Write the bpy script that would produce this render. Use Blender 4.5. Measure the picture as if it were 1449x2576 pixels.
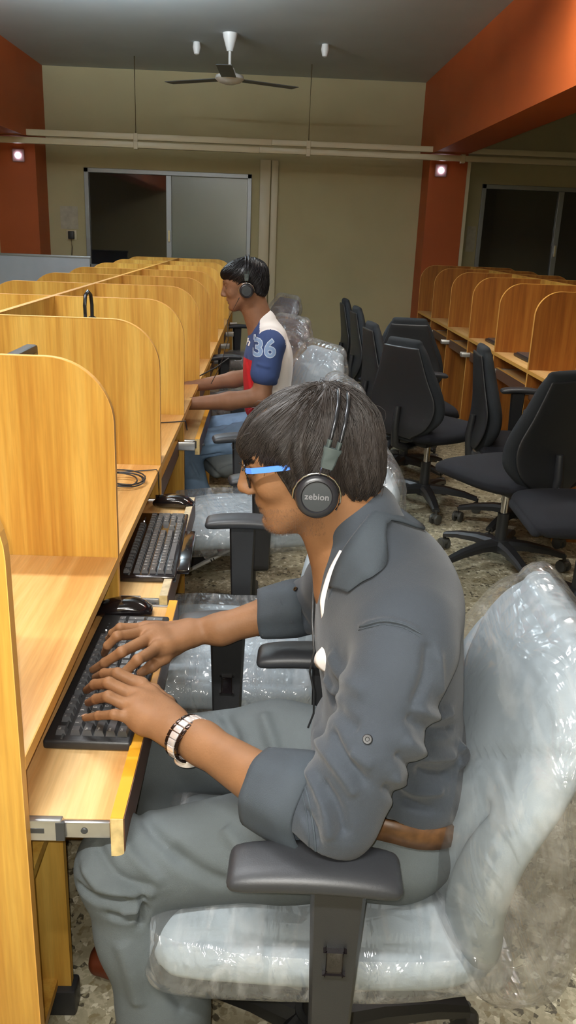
import bpy, bmesh, math, random
import numpy as np
from mathutils import Vector, Matrix, noise
from mathutils.bvhtree import BVHTree
random.seed(7); np.random.seed(7)
SC = bpy.context.scene
COL = SC.collection
for o in list(bpy.data.objects): bpy.data.objects.remove(o, do_unlink=True)
V = Vector
# ------------------------------------------------------------------ camera
cam_d = bpy.data.cameras.new('camera'); cam = bpy.data.objects.new('camera', cam_d); COL.objects.link(cam)
FPX = 2094.429
cam_d.sensor_fit = 'VERTICAL'; cam_d.sensor_height = 24.0; cam_d.lens = FPX / 2576 * 24.0
cam_d.clip_start = 0.02; cam_d.clip_end = 60
R = [[0.9990725, 0.0288749, 0.031942], [-0.0210279, -0.3201667, 0.9471278], [0.037575, -0.9469211, -0.3192626]]   # columns: camera right, down, forward in the world
cam.matrix_world = Matrix(((R[0][0], -R[0][1], -R[0][2], 0), (R[1][0], -R[1][1], -R[1][2], 0), (R[2][0], -R[2][1], -R[2][2], 1.435), (0, 0, 0, 1)))
SC.camera = cam
# ------------------------------------------------------------------ world, lights, exposure
w = bpy.data.worlds.new('World'); SC.world = w; w.use_nodes = True
w.node_tree.nodes['Background'].inputs[0].default_value = (0.02, 0.025, 0.04, 1)
w.node_tree.nodes['Background'].inputs[1].default_value = 0.3
SC.view_settings.view_transform = 'Standard'; SC.view_settings.look = 'None'
SC.view_settings.gamma = 1; SC.view_settings.use_curve_mapping = False
SC.view_settings.exposure = EXPO = 0.0
def area(name, loc, rot, sx, sy, power, color):
    l = bpy.data.lights.new(name, 'AREA'); l.shape = 'RECTANGLE'; l.size = sx; l.size_y = sy; l.energy = power; l.color = color
    o = bpy.data.objects.new(name, l); o.location = loc; o.rotation_euler = rot; COL.objects.link(o); return o
LAMPS = [((-1.25, 5.4, 2.72), 14, (0.80, 0.92, 1.0)), ((-1.0, 2.1, 2.80), 46, (0.97, 0.98, 1.0)), ((-0.45, -0.35, 2.80), 85, (1.0, 0.98, 0.93)), ((1.15, 4.5, 2.80), 30, (1.0, 0.96, 0.88))]  # last lamp is an added fill that brightens the right aisle floor
for i, (p, e, c) in enumerate(LAMPS):
    area('tube_light', p, (0, 0, 0), 1.15, 0.06, e, c); area('tube_light_upper', p, (math.pi - (0 if i else .10), 0, 0), 1.15, 0.05, (e * .3 if i else 260), c)
fl = bpy.data.lights.new('phone_flash', 'SPOT'); fl.energy = 46; fl.color = (1.0, 0.95, 0.86); fl.shadow_soft_size = 0.004
fl.spot_size = math.radians(100); fl.spot_blend = 1.0
flo = bpy.data.objects.new('phone_flash', fl); COL.objects.link(flo)
flo.matrix_world = cam.matrix_world @ Matrix.Translation((-0.012, 0.012, 0.0))
# ------------------------------------------------------------------ helpers
def link(o): COL.objects.link(o); return o
def tag(o, label=None, cat=None, group=None, kind=None):
    if label: o['label'] = label
    if cat: o['category'] = cat
    if group: o['group'] = group
    if kind: o['kind'] = kind
    return o
def empty(name, loc=(0, 0, 0), rz=0, label=None, cat=None, group=None):
    o = bpy.data.objects.new(name, None); o.empty_display_size = 0.05; o.location = loc; o.rotation_euler = (0, 0, rz)
    link(o); return tag(o, label, cat, group)
def mobj(name, me, mats, parent=None):
    o = bpy.data.objects.new(name, me); link(o)
    if not isinstance(mats, (list, tuple)): mats = [mats]
    for m in mats:
        if m is not None: me.materials.append(m)
    if parent is not None: o.parent = parent
    return o
def from_arrays(name, vs, fs, smooth=True):
    me = bpy.data.meshes.new(name)
    vs = np.asarray(vs, np.float32); fs = np.asarray(fs, np.int32)
    me.vertices.add(len(vs)); me.vertices.foreach_set('co', vs.ravel())
    k = fs.shape[1]
    me.loops.add(fs.size); me.loops.foreach_set('vertex_index', fs.ravel())
    me.polygons.add(len(fs)); me.polygons.foreach_set('loop_start', np.arange(0, fs.size, k, dtype=np.int32))
    me.polygons.foreach_set('loop_total', np.full(len(fs), k, np.int32))
    me.update(calc_edges=True); me.validate()
    me.polygons.foreach_set('use_smooth', np.full(len(me.polygons), smooth))
    return me
def me_bm(bm, name='m', smooth=False, angle=None):
    me = bpy.data.meshes.new(name)
    bmesh.ops.recalc_face_normals(bm, faces=bm.faces)
    if smooth:
        for f in bm.faces: f.smooth = True
    bm.to_mesh(me); bm.free()
    if angle: me.set_sharp_from_angle(angle=math.radians(angle))
    return me
def bm_box(bm, lo, hi, bevel=0.0, seg=2, mat=None, mi=0):
    r = bmesh.ops.create_cube(bm, size=1)
    vs = r['verts']; lo = V(lo); hi = V(hi); c = (lo + hi) / 2; s = hi - lo
    for v in vs: v.co = V((v.co.x * s.x, v.co.y * s.y, v.co.z * s.z)) + c
    fs = list({f for v in vs for f in v.link_faces})
    if bevel > 0:
        es = list({e for v in vs for e in v.link_edges})
        rr = bmesh.ops.bevel(bm, geom=es, offset=bevel, segments=seg, affect='EDGES', profile=0.5)
        vs = list({v for f in rr['faces'] for v in f.verts} | {v for v in vs if v.is_valid})
        fs = list({f for v in vs if v.is_valid for f in v.link_faces})
    for f in fs: f.material_index = mi
    if mat is not None:
        bmesh.ops.transform(bm, matrix=mat, verts=[v for v in vs if v.is_valid])
    return vs
def box(name, lo, hi, m, parent=None, bevel=0.0, mat=None, seg=2):
    bm = bmesh.new(); bm_box(bm, lo, hi, bevel, seg, mat)
    me = me_bm(bm, name, smooth=bevel > 0, angle=40 if bevel > 0 else None)
    return mobj(name, me, m, parent)
def frame_of(d, up=V((0, 0, 1))):
    d = V(d).normalized()
    if abs(d.dot(up)) > 0.98: up = V((1, 0, 0))
    u = d.cross(up).normalized(); v = u.cross(d).normalized()
    return u, v, d
def bm_tube(bm, pts, rad, n=10, cap=True, mi=0):
    pts = [V(p) for p in pts]; rings = []
    if not isinstance(rad, (list, tuple)): rad = [rad] * len(pts)
    pu = None
    for i, p in enumerate(pts):
        d = (pts[min(i + 1, len(pts) - 1)] - pts[max(i - 1, 0)])
        if pu is None: u, v, d = frame_of(d)
        else:
            d = d.normalized(); u = (pu - d * pu.dot(d))
            u = u.normalized() if u.length > 1e-6 else frame_of(d)[0]; v = d.cross(u)
        pu = u
        rings.append([bm.verts.new(p + (u * math.cos(2 * math.pi * k / n) + v * math.sin(2 * math.pi * k / n)) * rad[i]) for k in range(n)])
    for a, b in zip(rings, rings[1:]):
        for k in range(n):
            f = bm.faces.new((a[k], a[(k + 1) % n], b[(k + 1) % n], b[k])); f.material_index = mi
    if cap:
        for r in (rings[0], rings[-1]):
            f = bm.faces.new(r); f.material_index = mi
def tube(name, pts, rad, m, parent=None, n=10, angle=50):
    bm = bmesh.new(); bm_tube(bm, pts, rad, n)
    return mobj(name, me_bm(bm, name, True, angle), m, parent)
def bm_lathe(bm, prof, c, axis=(0, 0, 1), n=24, mi=0):
    u, v, d = frame_of(axis); c = V(c); rings = []
    for r, h in prof:
        if r < 1e-6: rings.append([bm.verts.new(c + d * h)])
        else: rings.append([bm.verts.new(c + d * h + (u * math.cos(2 * math.pi * k / n) + v * math.sin(2 * math.pi * k / n)) * r) for k in range(n)])
    for a, b in zip(rings, rings[1:]):
        for k in range(n):
            q = (k + 1) % n
            if len(a) == 1 and len(b) == 1: continue
            if len(a) == 1: f = bm.faces.new((a[0], b[q], b[k]))
            elif len(b) == 1: f = bm.faces.new((a[k], a[q], b[0]))
            else: f = bm.faces.new((a[k], a[q], b[q], b[k]))
            f.material_index = mi
def lathe(name, prof, c, m, parent=None, axis=(0, 0, 1), n=28, angle=40):
    bm = bmesh.new(); bm_lathe(bm, prof, c, axis, n)
    return mobj(name, me_bm(bm, name, True, angle), m, parent)
def bm_prism(bm, poly, y0, y1, bevel=0.0):
    """poly: list of (x,z); extruded from y0 to y1"""
    a = [bm.verts.new((x, y0, z)) for x, z in poly]; b = [bm.verts.new((x, y1, z)) for x, z in poly]
    bm.faces.new(a); bm.faces.new(b[::-1])
    for i in range(len(a)): bm.faces.new((a[i], b[i], b[(i + 1) % len(a)], a[(i + 1) % len(a)]))
    if bevel:
        bmesh.ops.recalc_face_normals(bm, faces=bm.faces)
        es = [e for e in bm.edges if len(e.link_faces) == 2 and e.calc_face_angle() > 0.9]
        bmesh.ops.bevel(bm, geom=es, offset=bevel, segments=2, affect='EDGES')
def spline(vals, n):
    """Catmull-Rom through a list of tuples"""
    P = np.array(vals, float); out = []
    m = len(P)
    for i in range(n):
        t = i / (n - 1) * (m - 1); k = min(int(t), m - 2); u = t - k
        p0 = P[max(k - 1, 0)]; p1 = P[k]; p2 = P[k + 1]; p3 = P[min(k + 2, m - 1)]
        out.append(0.5 * ((2 * p1) + (-p0 + p2) * u + (2 * p0 - 5 * p1 + 4 * p2 - p3) * u * u + (-p0 + 3 * p1 - 3 * p2 + p3) * u ** 3))
    return np.array(out)
def loft(name, secs, m, parent=None, nsec=24, n=40, p=4.0, disp=None, ydir=(0, 1, 0)):
    """sections (x, z, half width along y, half thickness across the spine, y) -> rounded slab along an x/z spine"""
    S = spline([s if len(s) == 5 else tuple(s) + (0,) for s in secs], nsec)
    vs = []; Yd = np.array(ydir, float)
    ends = [(0, e) for e in (0.0, 0.5, 0.8, 0.95)] + [(i, 1.0) for i in range(nsec)] + [(nsec - 1, e) for e in (0.95, 0.8, 0.5, 0.0)]
    for (i, e) in ends:
        s = S[i]; d = S[min(i + 1, nsec - 1)][:2] - S[max(i - 1, 0)][:2]; L = math.hypot(*d) + 1e-9; d = d / L
        nx, nz = d[1], -d[0]
        ht = s[3]; back = math.sqrt(max(0, 1 - e * e)) * 0 + 0
        k = math.sqrt(max(0.0, 1 - e * e)) * ht * 0.9
        off = k * (-1 if i == 0 else 1) if e < 1 else 0
        cx_, cz_ = s[0] + d[0] * off, s[1] + d[1] * off
        ee = 1 if e == 1 else max(e, 0.02)
        hw = s[2] - ht * (1 - ee); h_t = ht * ee
        for k2 in range(n):
            a = 2 * math.pi * k2 / n; c, sn = math.cos(a), math.sin(a)
            cu = math.copysign(abs(c) ** (2 / p), c) * hw; cv = math.copysign(abs(sn) ** (2 / 2.4), sn) * h_t
            vs.append((cx_ + nx * cv, s[4] + cu, cz_ + nz * cv))
    vs = np.array(vs); nr = len(ends)
    if disp is not None: vs = disp(vs)
    fs = []
    for r in range(nr - 1):
        for k2 in range(n):
            q = (k2 + 1) % n
            fs.append((r * n + k2, r * n + q, (r + 1) * n + q, (r + 1) * n + k2))
    bm = bmesh.new(); bv = [bm.verts.new(v) for v in vs]
    for f in fs: bm.faces.new([bv[i] for i in f])
    bm.faces.new(bv[:n]); bm.faces.new(bv[-n:][::-1])
    me = me_bm(bm, name, True)
    return mobj(name, me, m, parent)
# ------------------------------------------------------------------ implicit surfaces for bodies and cloth
class Field:
    FAR = 0.06
    def __init__(s, lo, hi, h):
        s.lo = np.array(lo, float); s.h = h; s.n = tuple(int(math.ceil((b - a) / h)) + 1 for a, b in zip(lo, hi))
        s.v = np.full(s.n, s.FAR, np.float32)
    def _reg(s, pmin, pmax):
        m = s.FAR
        a = np.floor((np.array(pmin) - m - s.lo) / s.h).astype(int); b = np.ceil((np.array(pmax) + m - s.lo) / s.h).astype(int) + 1
        a = np.clip(a, 0, s.n); b = np.clip(b, 0, s.n)
        if (b <= a).any(): return None
        sl = tuple(slice(x, y) for x, y in zip(a, b))
        g = [(np.arange(x, y) * s.h + s.lo[i]).astype(np.float32) for i, (x, y) in enumerate(zip(a, b))]
        return sl, g[0][:, None, None], g[1][None, :, None], g[2][None, None, :]
    def _mix(s, sl, d, k, sub):
        v = s.v[sl]
        if sub:
            d = -d
            hh = np.maximum(k - np.abs(v - d), 0) / k; s.v[sl] = np.maximum(v, d) + hh * hh * k * 0.25
        else:
            hh = np.maximum(k - np.abs(v - d), 0) / k; s.v[sl] = np.minimum(v, d) - hh * hh * k * 0.25
    def cap(s, a, b, ra, rb, k=0.02, sub=False, flat=None):
        a = np.array(a, float); b = np.array(b, float); R_ = max(ra, rb)
        q = s._reg(np.minimum(a, b) - R_, np.maximum(a, b) + R_)
        if q is None: return
        sl, X, Y, Z = q
        d = b - a; L2 = float(d @ d) + 1e-12
        t = np.clip(((X - a[0]) * d[0] + (Y - a[1]) * d[1] + (Z - a[2]) * d[2]) / L2, 0, 1)
        dx = X - a[0] - t * d[0]; dy = Y - a[1] - t * d[1]; dz = Z - a[2] - t * d[2]
        if flat is not None:
            ax, f = flat; ax = np.array(ax, float); ax /= np.linalg.norm(ax)
            pr = dx * ax[0] + dy * ax[1] + dz * ax[2]; g = f - 1
            r = np.sqrt(np.maximum(dx * dx + dy * dy + dz * dz + pr * pr * (f * f - 1), 0))
            s._mix(sl, (r - (ra + (rb - ra) * t)) / max(1, f ** .5), k, sub); return
        s._mix(sl, np.sqrt(dx * dx + dy * dy + dz * dz) - (ra + (rb - ra) * t), k, sub)
    def chain(s, pts, k=0.012, sub=False, flat=None):
        for p, q in zip(pts, pts[1:]): s.cap(p[:3], q[:3], p[3], q[3], k, sub, flat)
    def ell(s, c, r, rot=None, k=0.02, sub=False):
        c = np.array(c, float); r = np.array(r, float); R_ = r.max()
        q = s._reg(c - R_, c + R_)
        if q is None: return
        sl, X, Y, Z = q; x, y, z = X - c[0], Y - c[1], Z - c[2]
        if rot is not None:
            M = np.array(rot); x, y, z = (M[0, 0] * x + M[1, 0] * y + M[2, 0] * z, M[0, 1] * x + M[1, 1] * y + M[2, 1] * z, M[0, 2] * x + M[1, 2] * y + M[2, 2] * z)
        k0 = np.sqrt((x / r[0]) ** 2 + (y / r[1]) ** 2 + (z / r[2]) ** 2)
        k1 = np.sqrt((x / r[0] ** 2) ** 2 + (y / r[1] ** 2) ** 2 + (z / r[2] ** 2) ** 2) + 1e-9
        s._mix(sl, k0 * (k0 - 1) / k1, k, sub)
    def rbox(s, c, hf, r, rot=None, k=0.02, sub=False):
        c = np.array(c, float); hf = np.array(hf, float); R_ = np.linalg.norm(hf)
        q = s._reg(c - R_, c + R_)
        if q is None: return
        sl, X, Y, Z = q; x, y, z = X - c[0], Y - c[1], Z - c[2]
        if rot is not None:
            M = np.array(rot); x, y, z = (M[0, 0] * x + M[1, 0] * y + M[2, 0] * z, M[0, 1] * x + M[1, 1] * y + M[2, 1] * z, M[0, 2] * x + M[1, 2] * y + M[2, 2] * z)
        qx, qy, qz = np.abs(x) - hf[0] + r, np.abs(y) - hf[1] + r, np.abs(z) - hf[2] + r
        d = np.sqrt(np.maximum(qx, 0) ** 2 + np.maximum(qy, 0) ** 2 + np.maximum(qz, 0) ** 2) + np.minimum(np.maximum(qx, np.maximum(qy, qz)), 0) - r
        s._mix(sl, d, k, sub)
    def half(s, pt, nrm, k=0.004):
        """cut away everything on the side the normal points to"""
        g = [(np.arange(n) * s.h + s.lo[i]).astype(np.float32) for i, n in enumerate(s.n)]
        nn = np.array(nrm, float); nn /= np.linalg.norm(nn)
        d = (g[0][:, None, None] - pt[0]) * nn[0] + (g[1][None, :, None] - pt[1]) * nn[1] + (g[2][None, None, :] - pt[2]) * nn[2]
        s.v = np.maximum(s.v, d)
    def arrays(s):
        v = s.v; v[0] = v[-1] = s.FAR; v[:, 0] = v[:, -1] = s.FAR; v[:, :, 0] = v[:, :, -1] = s.FAR
        S = v < 0
        c = [S[i:S.shape[0] - 1 + i, j:S.shape[1] - 1 + j, k:S.shape[2] - 1 + k] for i in (0, 1) for j in (0, 1) for k in (0, 1)]
        allv = c[0].copy(); anyv = c[0].copy()
        for q in c[1:]: allv &= q; anyv |= q
        act = anyv & ~allv; I = np.argwhere(act)
        idx = np.full(act.shape, -1, np.int32); idx[act] = np.arange(len(I), dtype=np.int32)
        pos = np.zeros((len(I), 3)); cnt = np.zeros(len(I))
        for ax in range(3):
            o = [a for a in range(3) if a != ax]
            for p in (0, 1):
                for q in (0, 1):
                    A = I.copy(); A[:, o[0]] += p; A[:, o[1]] += q; B = A.copy(); B[:, ax] += 1
                    va = v[A[:, 0], A[:, 1], A[:, 2]]; vb = v[B[:, 0], B[:, 1], B[:, 2]]
                    mk = (va < 0) != (vb < 0); t = np.where(mk, va / (va - vb + 1e-20), 0)
                    P = A.astype(float); P[:, ax] += t; pos[mk] += P[mk]; cnt[mk] += 1
        pos = pos / cnt[:, None] * s.h + s.lo
        fs = []
        for ax in range(3):
            o1, o2 = (ax + 1) % 3, (ax + 2) % 3
            sa = [slice(None)] * 3; sb = [slice(None)] * 3; sa[ax] = slice(0, -1); sb[ax] = slice(1, None)
            for q in (sa, sb): q[o1] = slice(1, -1); q[o2] = slice(1, -1)
            A = S[tuple(sa)]; B = S[tuple(sb)]; ch = np.argwhere(A != B)
            if not len(ch): continue
            inside = A[ch[:, 0], ch[:, 1], ch[:, 2]]
            E = ch.copy(); E[:, o1] += 1; E[:, o2] += 1
            def cell(d1, d2):
                c_ = E.copy(); c_[:, o1] += d1; c_[:, o2] += d2
                return idx[c_[:, 0], c_[:, 1], c_[:, 2]]
            q = np.stack([cell(-1, -1), cell(0, -1), cell(0, 0), cell(-1, 0)], 1)
            q[~inside] = q[~inside][:, ::-1]; fs.append(q)
        fs = np.concatenate(fs); fs = fs[(fs >= 0).all(1)]
        return pos, fs
def normals(vs, fs):
    a, b, c, d = (vs[fs[:, i]] for i in range(4)); n = np.cross(c - a, d - b)
    N = np.zeros_like(vs)
    for i in range(4): np.add.at(N, fs[:, i], n)
    return N / (np.linalg.norm(N, axis=1)[:, None] + 1e-12)
def relax(vs, fs, it=2, lam=0.5):
    e = np.concatenate([fs[:, [0, 1]], fs[:, [1, 2]], fs[:, [2, 3]], fs[:, [3, 0]]])
    cnt = np.zeros(len(vs)); np.add.at(cnt, e[:, 0], 1); np.add.at(cnt, e[:, 1], 1)
    for _ in range(it):
        a = np.zeros_like(vs); np.add.at(a, e[:, 0], vs[e[:, 1]]); np.add.at(a, e[:, 1], vs[e[:, 0]])
        vs = vs + lam * (a / cnt[:, None] - vs)
    return vs
def seg_dist(vs, pts):
    D = np.full(len(vs), 9.0)
    T = np.zeros(len(vs)); acc = 0; n = len(pts) - 1
    for i in range(n):
        a = np.array(pts[i], float); b = np.array(pts[i + 1], float); d = b - a
        t = np.clip((vs - a) @ d / (d @ d + 1e-12), 0, 1); q = np.linalg.norm(vs - a - t[:, None] * d, axis=1)
        m = q < D; D[m] = q[m]; T[m] = ((i + t) / n)[m]
    return D, T
CAMP = V((0, 0, 1.435))
def snap(lst, vs, fs):
    """move every fold point along the sight line onto the cloth it creases"""
    b = BVHTree.FromPolygons([tuple(v) for v in vs], [tuple(q) for q in fs]); out = []
    for pts, wd, dp in lst:
        q = []
        for p in spline(pts, 7) if len(pts) > 2 else spline(pts, 4):
            h = b.ray_cast(CAMP, (V(p) - CAMP).normalized())
            if h[0]: q.append(tuple(h[0]))
        if len(q) > 1: out.append((q, wd, dp))
    return out
def folds(vs, N, lst):
    """each fold: (points, width, depth); depth > 0 raises a ridge, < 0 presses a crease"""
    disp = np.zeros(len(vs))
    for pts, wd, dp in lst:
        D, T = seg_dist(vs, pts); f = np.exp(-(D / wd) ** 2) * np.clip(np.sin(np.pi * np.clip(T, 0.03, 0.97)) * 2.2, 0, 1)
        g = np.exp(-(D / (wd * 2.2)) ** 2) * np.clip(np.sin(np.pi * np.clip(T, 0.03, 0.97)) * 2, 0, 1)
        disp += dp * (f * 1.35 - g * 0.35)
    return vs + N * disp[:, None]
def vnoise(vs, scale, seed=0, stretch=(1, 1, 1)):
    """cheap smooth noise: sums of rotated sines"""
    rng = np.random.RandomState(seed); out = np.zeros(len(vs)); st = np.array(stretch, float)
    for i in range(7):
        d = rng.normal(size=3) * st; d = d / np.linalg.norm(d) * scale * rng.uniform(.6, 1.6)
        ph = rng.uniform(0, 6.28); d2 = rng.normal(size=3); d2 = d2 / np.linalg.norm(d2) * scale * .5
        out += np.sin(vs @ d + ph + 1.3 * np.sin(vs @ d2 + ph * 2))
    return out / 7
# ------------------------------------------------------------------ materials
def srgb(r, g, b):
    f = lambda c: (c / 255) / 12.92 if c <= 10.3 else (((c / 255) + 0.055) / 1.055) ** 2.4
    return (f(r), f(g), f(b), 1)
def nodes(name):
    m = bpy.data.materials.new(name); m.use_nodes = True; nt = m.node_tree
    return m, nt, nt.nodes['Principled BSDF'], nt.nodes['Material Output']
def mat(name, col, rough=0.5, metal=0.0, spec=0.5, noise_amt=0.0, nscale=20, bump=0.0, bscale=200, coat=0.0, emis=None, sss=0.0, sheen=0.0, stretch=(1, 1, 1)):
    m, nt, bs, out = nodes(name)
    bs.inputs['Base Color'].default_value = col; bs.inputs['Roughness'].default_value = rough; bs.inputs['Metallic'].default_value = metal
    bs.inputs['Specular IOR Level'].default_value = spec; bs.inputs['Coat Weight'].default_value = coat
    if sheen: bs.inputs['Sheen Weight'].default_value = sheen
    if sss:
        bs.inputs['Subsurface Weight'].default_value = sss; bs.inputs['Subsurface Scale'].default_value = 0.006; bs.inputs['Subsurface Radius'].default_value = (1, .35, .2)
    if emis: bs.inputs['Emission Color'].default_value = emis[0]; bs.inputs['Emission Strength'].default_value = emis[1]
    if noise_amt or bump:
        tc = nt.nodes.new('ShaderNodeTexCoord'); mp = nt.nodes.new('ShaderNodeMapping'); mp.inputs['Scale'].default_value = stretch
        nt.links.new(tc.outputs['Object'], mp.inputs['Vector'])
    if noise_amt:
        nz = nt.nodes.new('ShaderNodeTexNoise'); nz.inputs['Scale'].default_value = nscale; nz.inputs['Detail'].default_value = 5
        nt.links.new(mp.outputs[0], nz.inputs['Vector'])
        mx = nt.nodes.new('ShaderNodeMix'); mx.data_type = 'RGBA'
        mx.inputs[6].default_value = tuple(c * (1 - noise_amt) for c in col[:3]) + (1,); mx.inputs[7].default_value = tuple(min(1, c * (1 + noise_amt)) for c in col[:3]) + (1,)
        rp = nt.nodes.new('ShaderNodeMapRange'); rp.inputs[1].default_value = .3; rp.inputs[2].default_value = .7
        nt.links.new(nz.outputs[0], rp.inputs[0]); nt.links.new(rp.outputs[0], mx.inputs[0]); nt.links.new(mx.outputs[2], bs.inputs['Base Color'])
    if bump:
        nb = nt.nodes.new('ShaderNodeTexNoise'); nb.inputs['Scale'].default_value = bscale; nb.inputs['Detail'].default_value = 4
        nt.links.new(mp.outputs[0], nb.inputs['Vector'])
        bp = nt.nodes.new('ShaderNodeBump'); bp.inputs['Strength'].default_value = bump; bp.inputs['Distance'].default_value = 0.002
        nt.links.new(nb.outputs[0], bp.inputs['Height']); nt.links.new(bp.outputs[0], bs.inputs['Normal'])
    return m
def wood(name, c1, c2, c3, grain='z', rough=0.38, band=9.0):
    """laminate: wide soft bands with fine fibres running along one axis"""
    m, nt, bs, out = nodes(name); N = nt.nodes.new; L = nt.links.new
    tc = N('ShaderNodeTexCoord')
    def nz(sx, sy, sz, det, dist=0):
        mp = N('ShaderNodeMapping'); mp.inputs['Scale'].default_value = (sx, sy, sz); L(tc.outputs['Object'], mp.inputs['Vector'])
        n = N('ShaderNodeTexNoise'); n.inputs['Scale'].default_value = 1; n.inputs['Detail'].default_value = det; n.inputs['Distortion'].default_value = dist
        L(mp.outputs[0], n.inputs['Vector']); return n
    ax = {'x': 0, 'y': 1, 'z': 2}[grain]
    s = [band] * 3; s[ax] = .7; s2 = [70] * 3; s2[ax] = 2.2; s3 = [260] * 3; s3[ax] = 14
    a = nz(*s, 2, .3); b = nz(*s2, 3); c = nz(*s3, 2)
    r = N('ShaderNodeValToRGB'); r.color_ramp.elements[0].position = .36; r.color_ramp.elements[0].color = c1
    r.color_ramp.elements[1].position = .64; r.color_ramp.elements[1].color = c3
    e = r.color_ramp.elements.new(.5); e.color = c2
    m1 = N('ShaderNodeMath'); m1.operation = 'MULTIPLY_ADD'; m1.inputs[1].default_value = .35; L(b.outputs[0], m1.inputs[0])
    m0 = N('ShaderNodeMath'); m0.operation = 'MULTIPLY_ADD'; m0.inputs[1].default_value = .9; m0.inputs[2].default_value = -.12; L(a.outputs[0], m0.inputs[0])
    L(m0.outputs[0], m1.inputs[2]); L(m1.outputs[0], r.inputs[0])
    mx = N('ShaderNodeMix'); mx.data_type = 'RGBA'; mx.blend_type = 'MULTIPLY'; mx.inputs[0].default_value = .35
    L(r.outputs[0], mx.inputs[6]); r2 = N('ShaderNodeMapRange'); r2.inputs[1].default_value = .35; r2.inputs[2].default_value = .65; r2.inputs[3].default_value = .7; r2.inputs[4].default_value = 1
    L(c.outputs[0], r2.inputs[0]); L(r2.outputs[0], mx.inputs[7]); L(mx.outputs[2], bs.inputs['Base Color'])
    bs.inputs['Roughness'].default_value = rough; bs.inputs['Specular IOR Level'].default_value = .4
    return m
def plastic_film(name, milk=0.2, tint=(0.9, 0.92, 0.94, 1), bs_scale=6, strength=0.8, rough=0.13, fres=0.45):
    """thin clear polythene: mostly see-through, a little milky with painted highlight streaks, sharp crinkled gloss"""
    m, nt, bs, out = nodes(name); N = nt.nodes.new; L = nt.links.new; nt.nodes.remove(bs)
    tr = N('ShaderNodeBsdfTransparent'); tr.inputs[0].default_value = (.97, .97, .98, 1)
    df = N('ShaderNodeBsdfDiffuse'); df.inputs[0].default_value = tint
    gl = N('ShaderNodeBsdfGlossy'); gl.inputs['Roughness'].default_value = rough; gl.inputs[0].default_value = (1, 1, 1, 1)
    tc = N('ShaderNodeTexCoord'); mp = N('ShaderNodeMapping'); mp.inputs['Rotation'].default_value = (.4, .3, .7); mp.inputs['Scale'].default_value = (1, 2.2, .8); L(tc.outputs['Object'], mp.inputs[0])
    n1 = N('ShaderNodeTexNoise'); n1.inputs['Scale'].default_value = bs_scale; n1.inputs['Detail'].default_value = 3; n1.inputs['Distortion'].default_value = 1.2; mp2 = N('ShaderNodeMapping'); mp2.inputs['Rotation'].default_value = (.2, .5, 1.0); mp2.inputs['Scale'].default_value = (3.2, .7, 1.6); L(tc.outputs['Object'], mp2.inputs[0]); L(mp2.outputs[0], n1.inputs['Vector'])
    n2 = N('ShaderNodeTexVoronoi'); n2.feature = 'DISTANCE_TO_EDGE'; n2.inputs['Scale'].default_value = bs_scale * 1.7; L(mp.outputs[0], n2.inputs['Vector'])
    ad = N('ShaderNodeMath'); ad.operation = 'MULTIPLY_ADD'; ad.inputs[1].default_value = .3; L(n2.outputs[0], ad.inputs[0]); L(n1.outputs[0], ad.inputs[2])
    bp = N('ShaderNodeBump'); bp.inputs['Strength'].default_value = strength; bp.inputs['Distance'].default_value = .03; L(ad.outputs[0], bp.inputs['Height'])
    L(bp.outputs[0], gl.inputs['Normal'])
    lw = N('ShaderNodeFresnel'); lw.inputs['IOR'].default_value = 1.5; L(bp.outputs[0], lw.inputs['Normal'])
    mr = N('ShaderNodeMapRange'); mr.inputs[1].default_value = 0; mr.inputs[2].default_value = 1; mr.inputs[3].default_value = .06; mr.inputs[4].default_value = fres; L(lw.outputs[0], mr.inputs[0])
    n3 = N('ShaderNodeTexNoise'); n3.inputs['Scale'].default_value = bs_scale * 1.6; n3.inputs['Detail'].default_value = 4; n3.inputs['Distortion'].default_value = .8; L(mp2.outputs[0], n3.inputs['Vector'])
    rg = N('ShaderNodeMapRange'); rg.inputs[1].default_value = .50; rg.inputs[2].default_value = .72; rg.inputs[3].default_value = milk * .55; rg.inputs[4].default_value = min(.9, milk * 2.3); L(n3.outputs[0], rg.inputs[0])  # whiter streaks stand in for lamp highlights along the crinkles
    a = N('ShaderNodeMixShader'); L(rg.outputs[0], a.inputs[0]); L(tr.outputs[0], a.inputs[1]); L(df.outputs[0], a.inputs[2])
    b = N('ShaderNodeMixShader'); L(mr.outputs[0], b.inputs[0]); L(a.outputs[0], b.inputs[1]); L(gl.outputs[0], b.inputs[2]); L(b.outputs[0], out.inputs[0])
    return m
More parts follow.
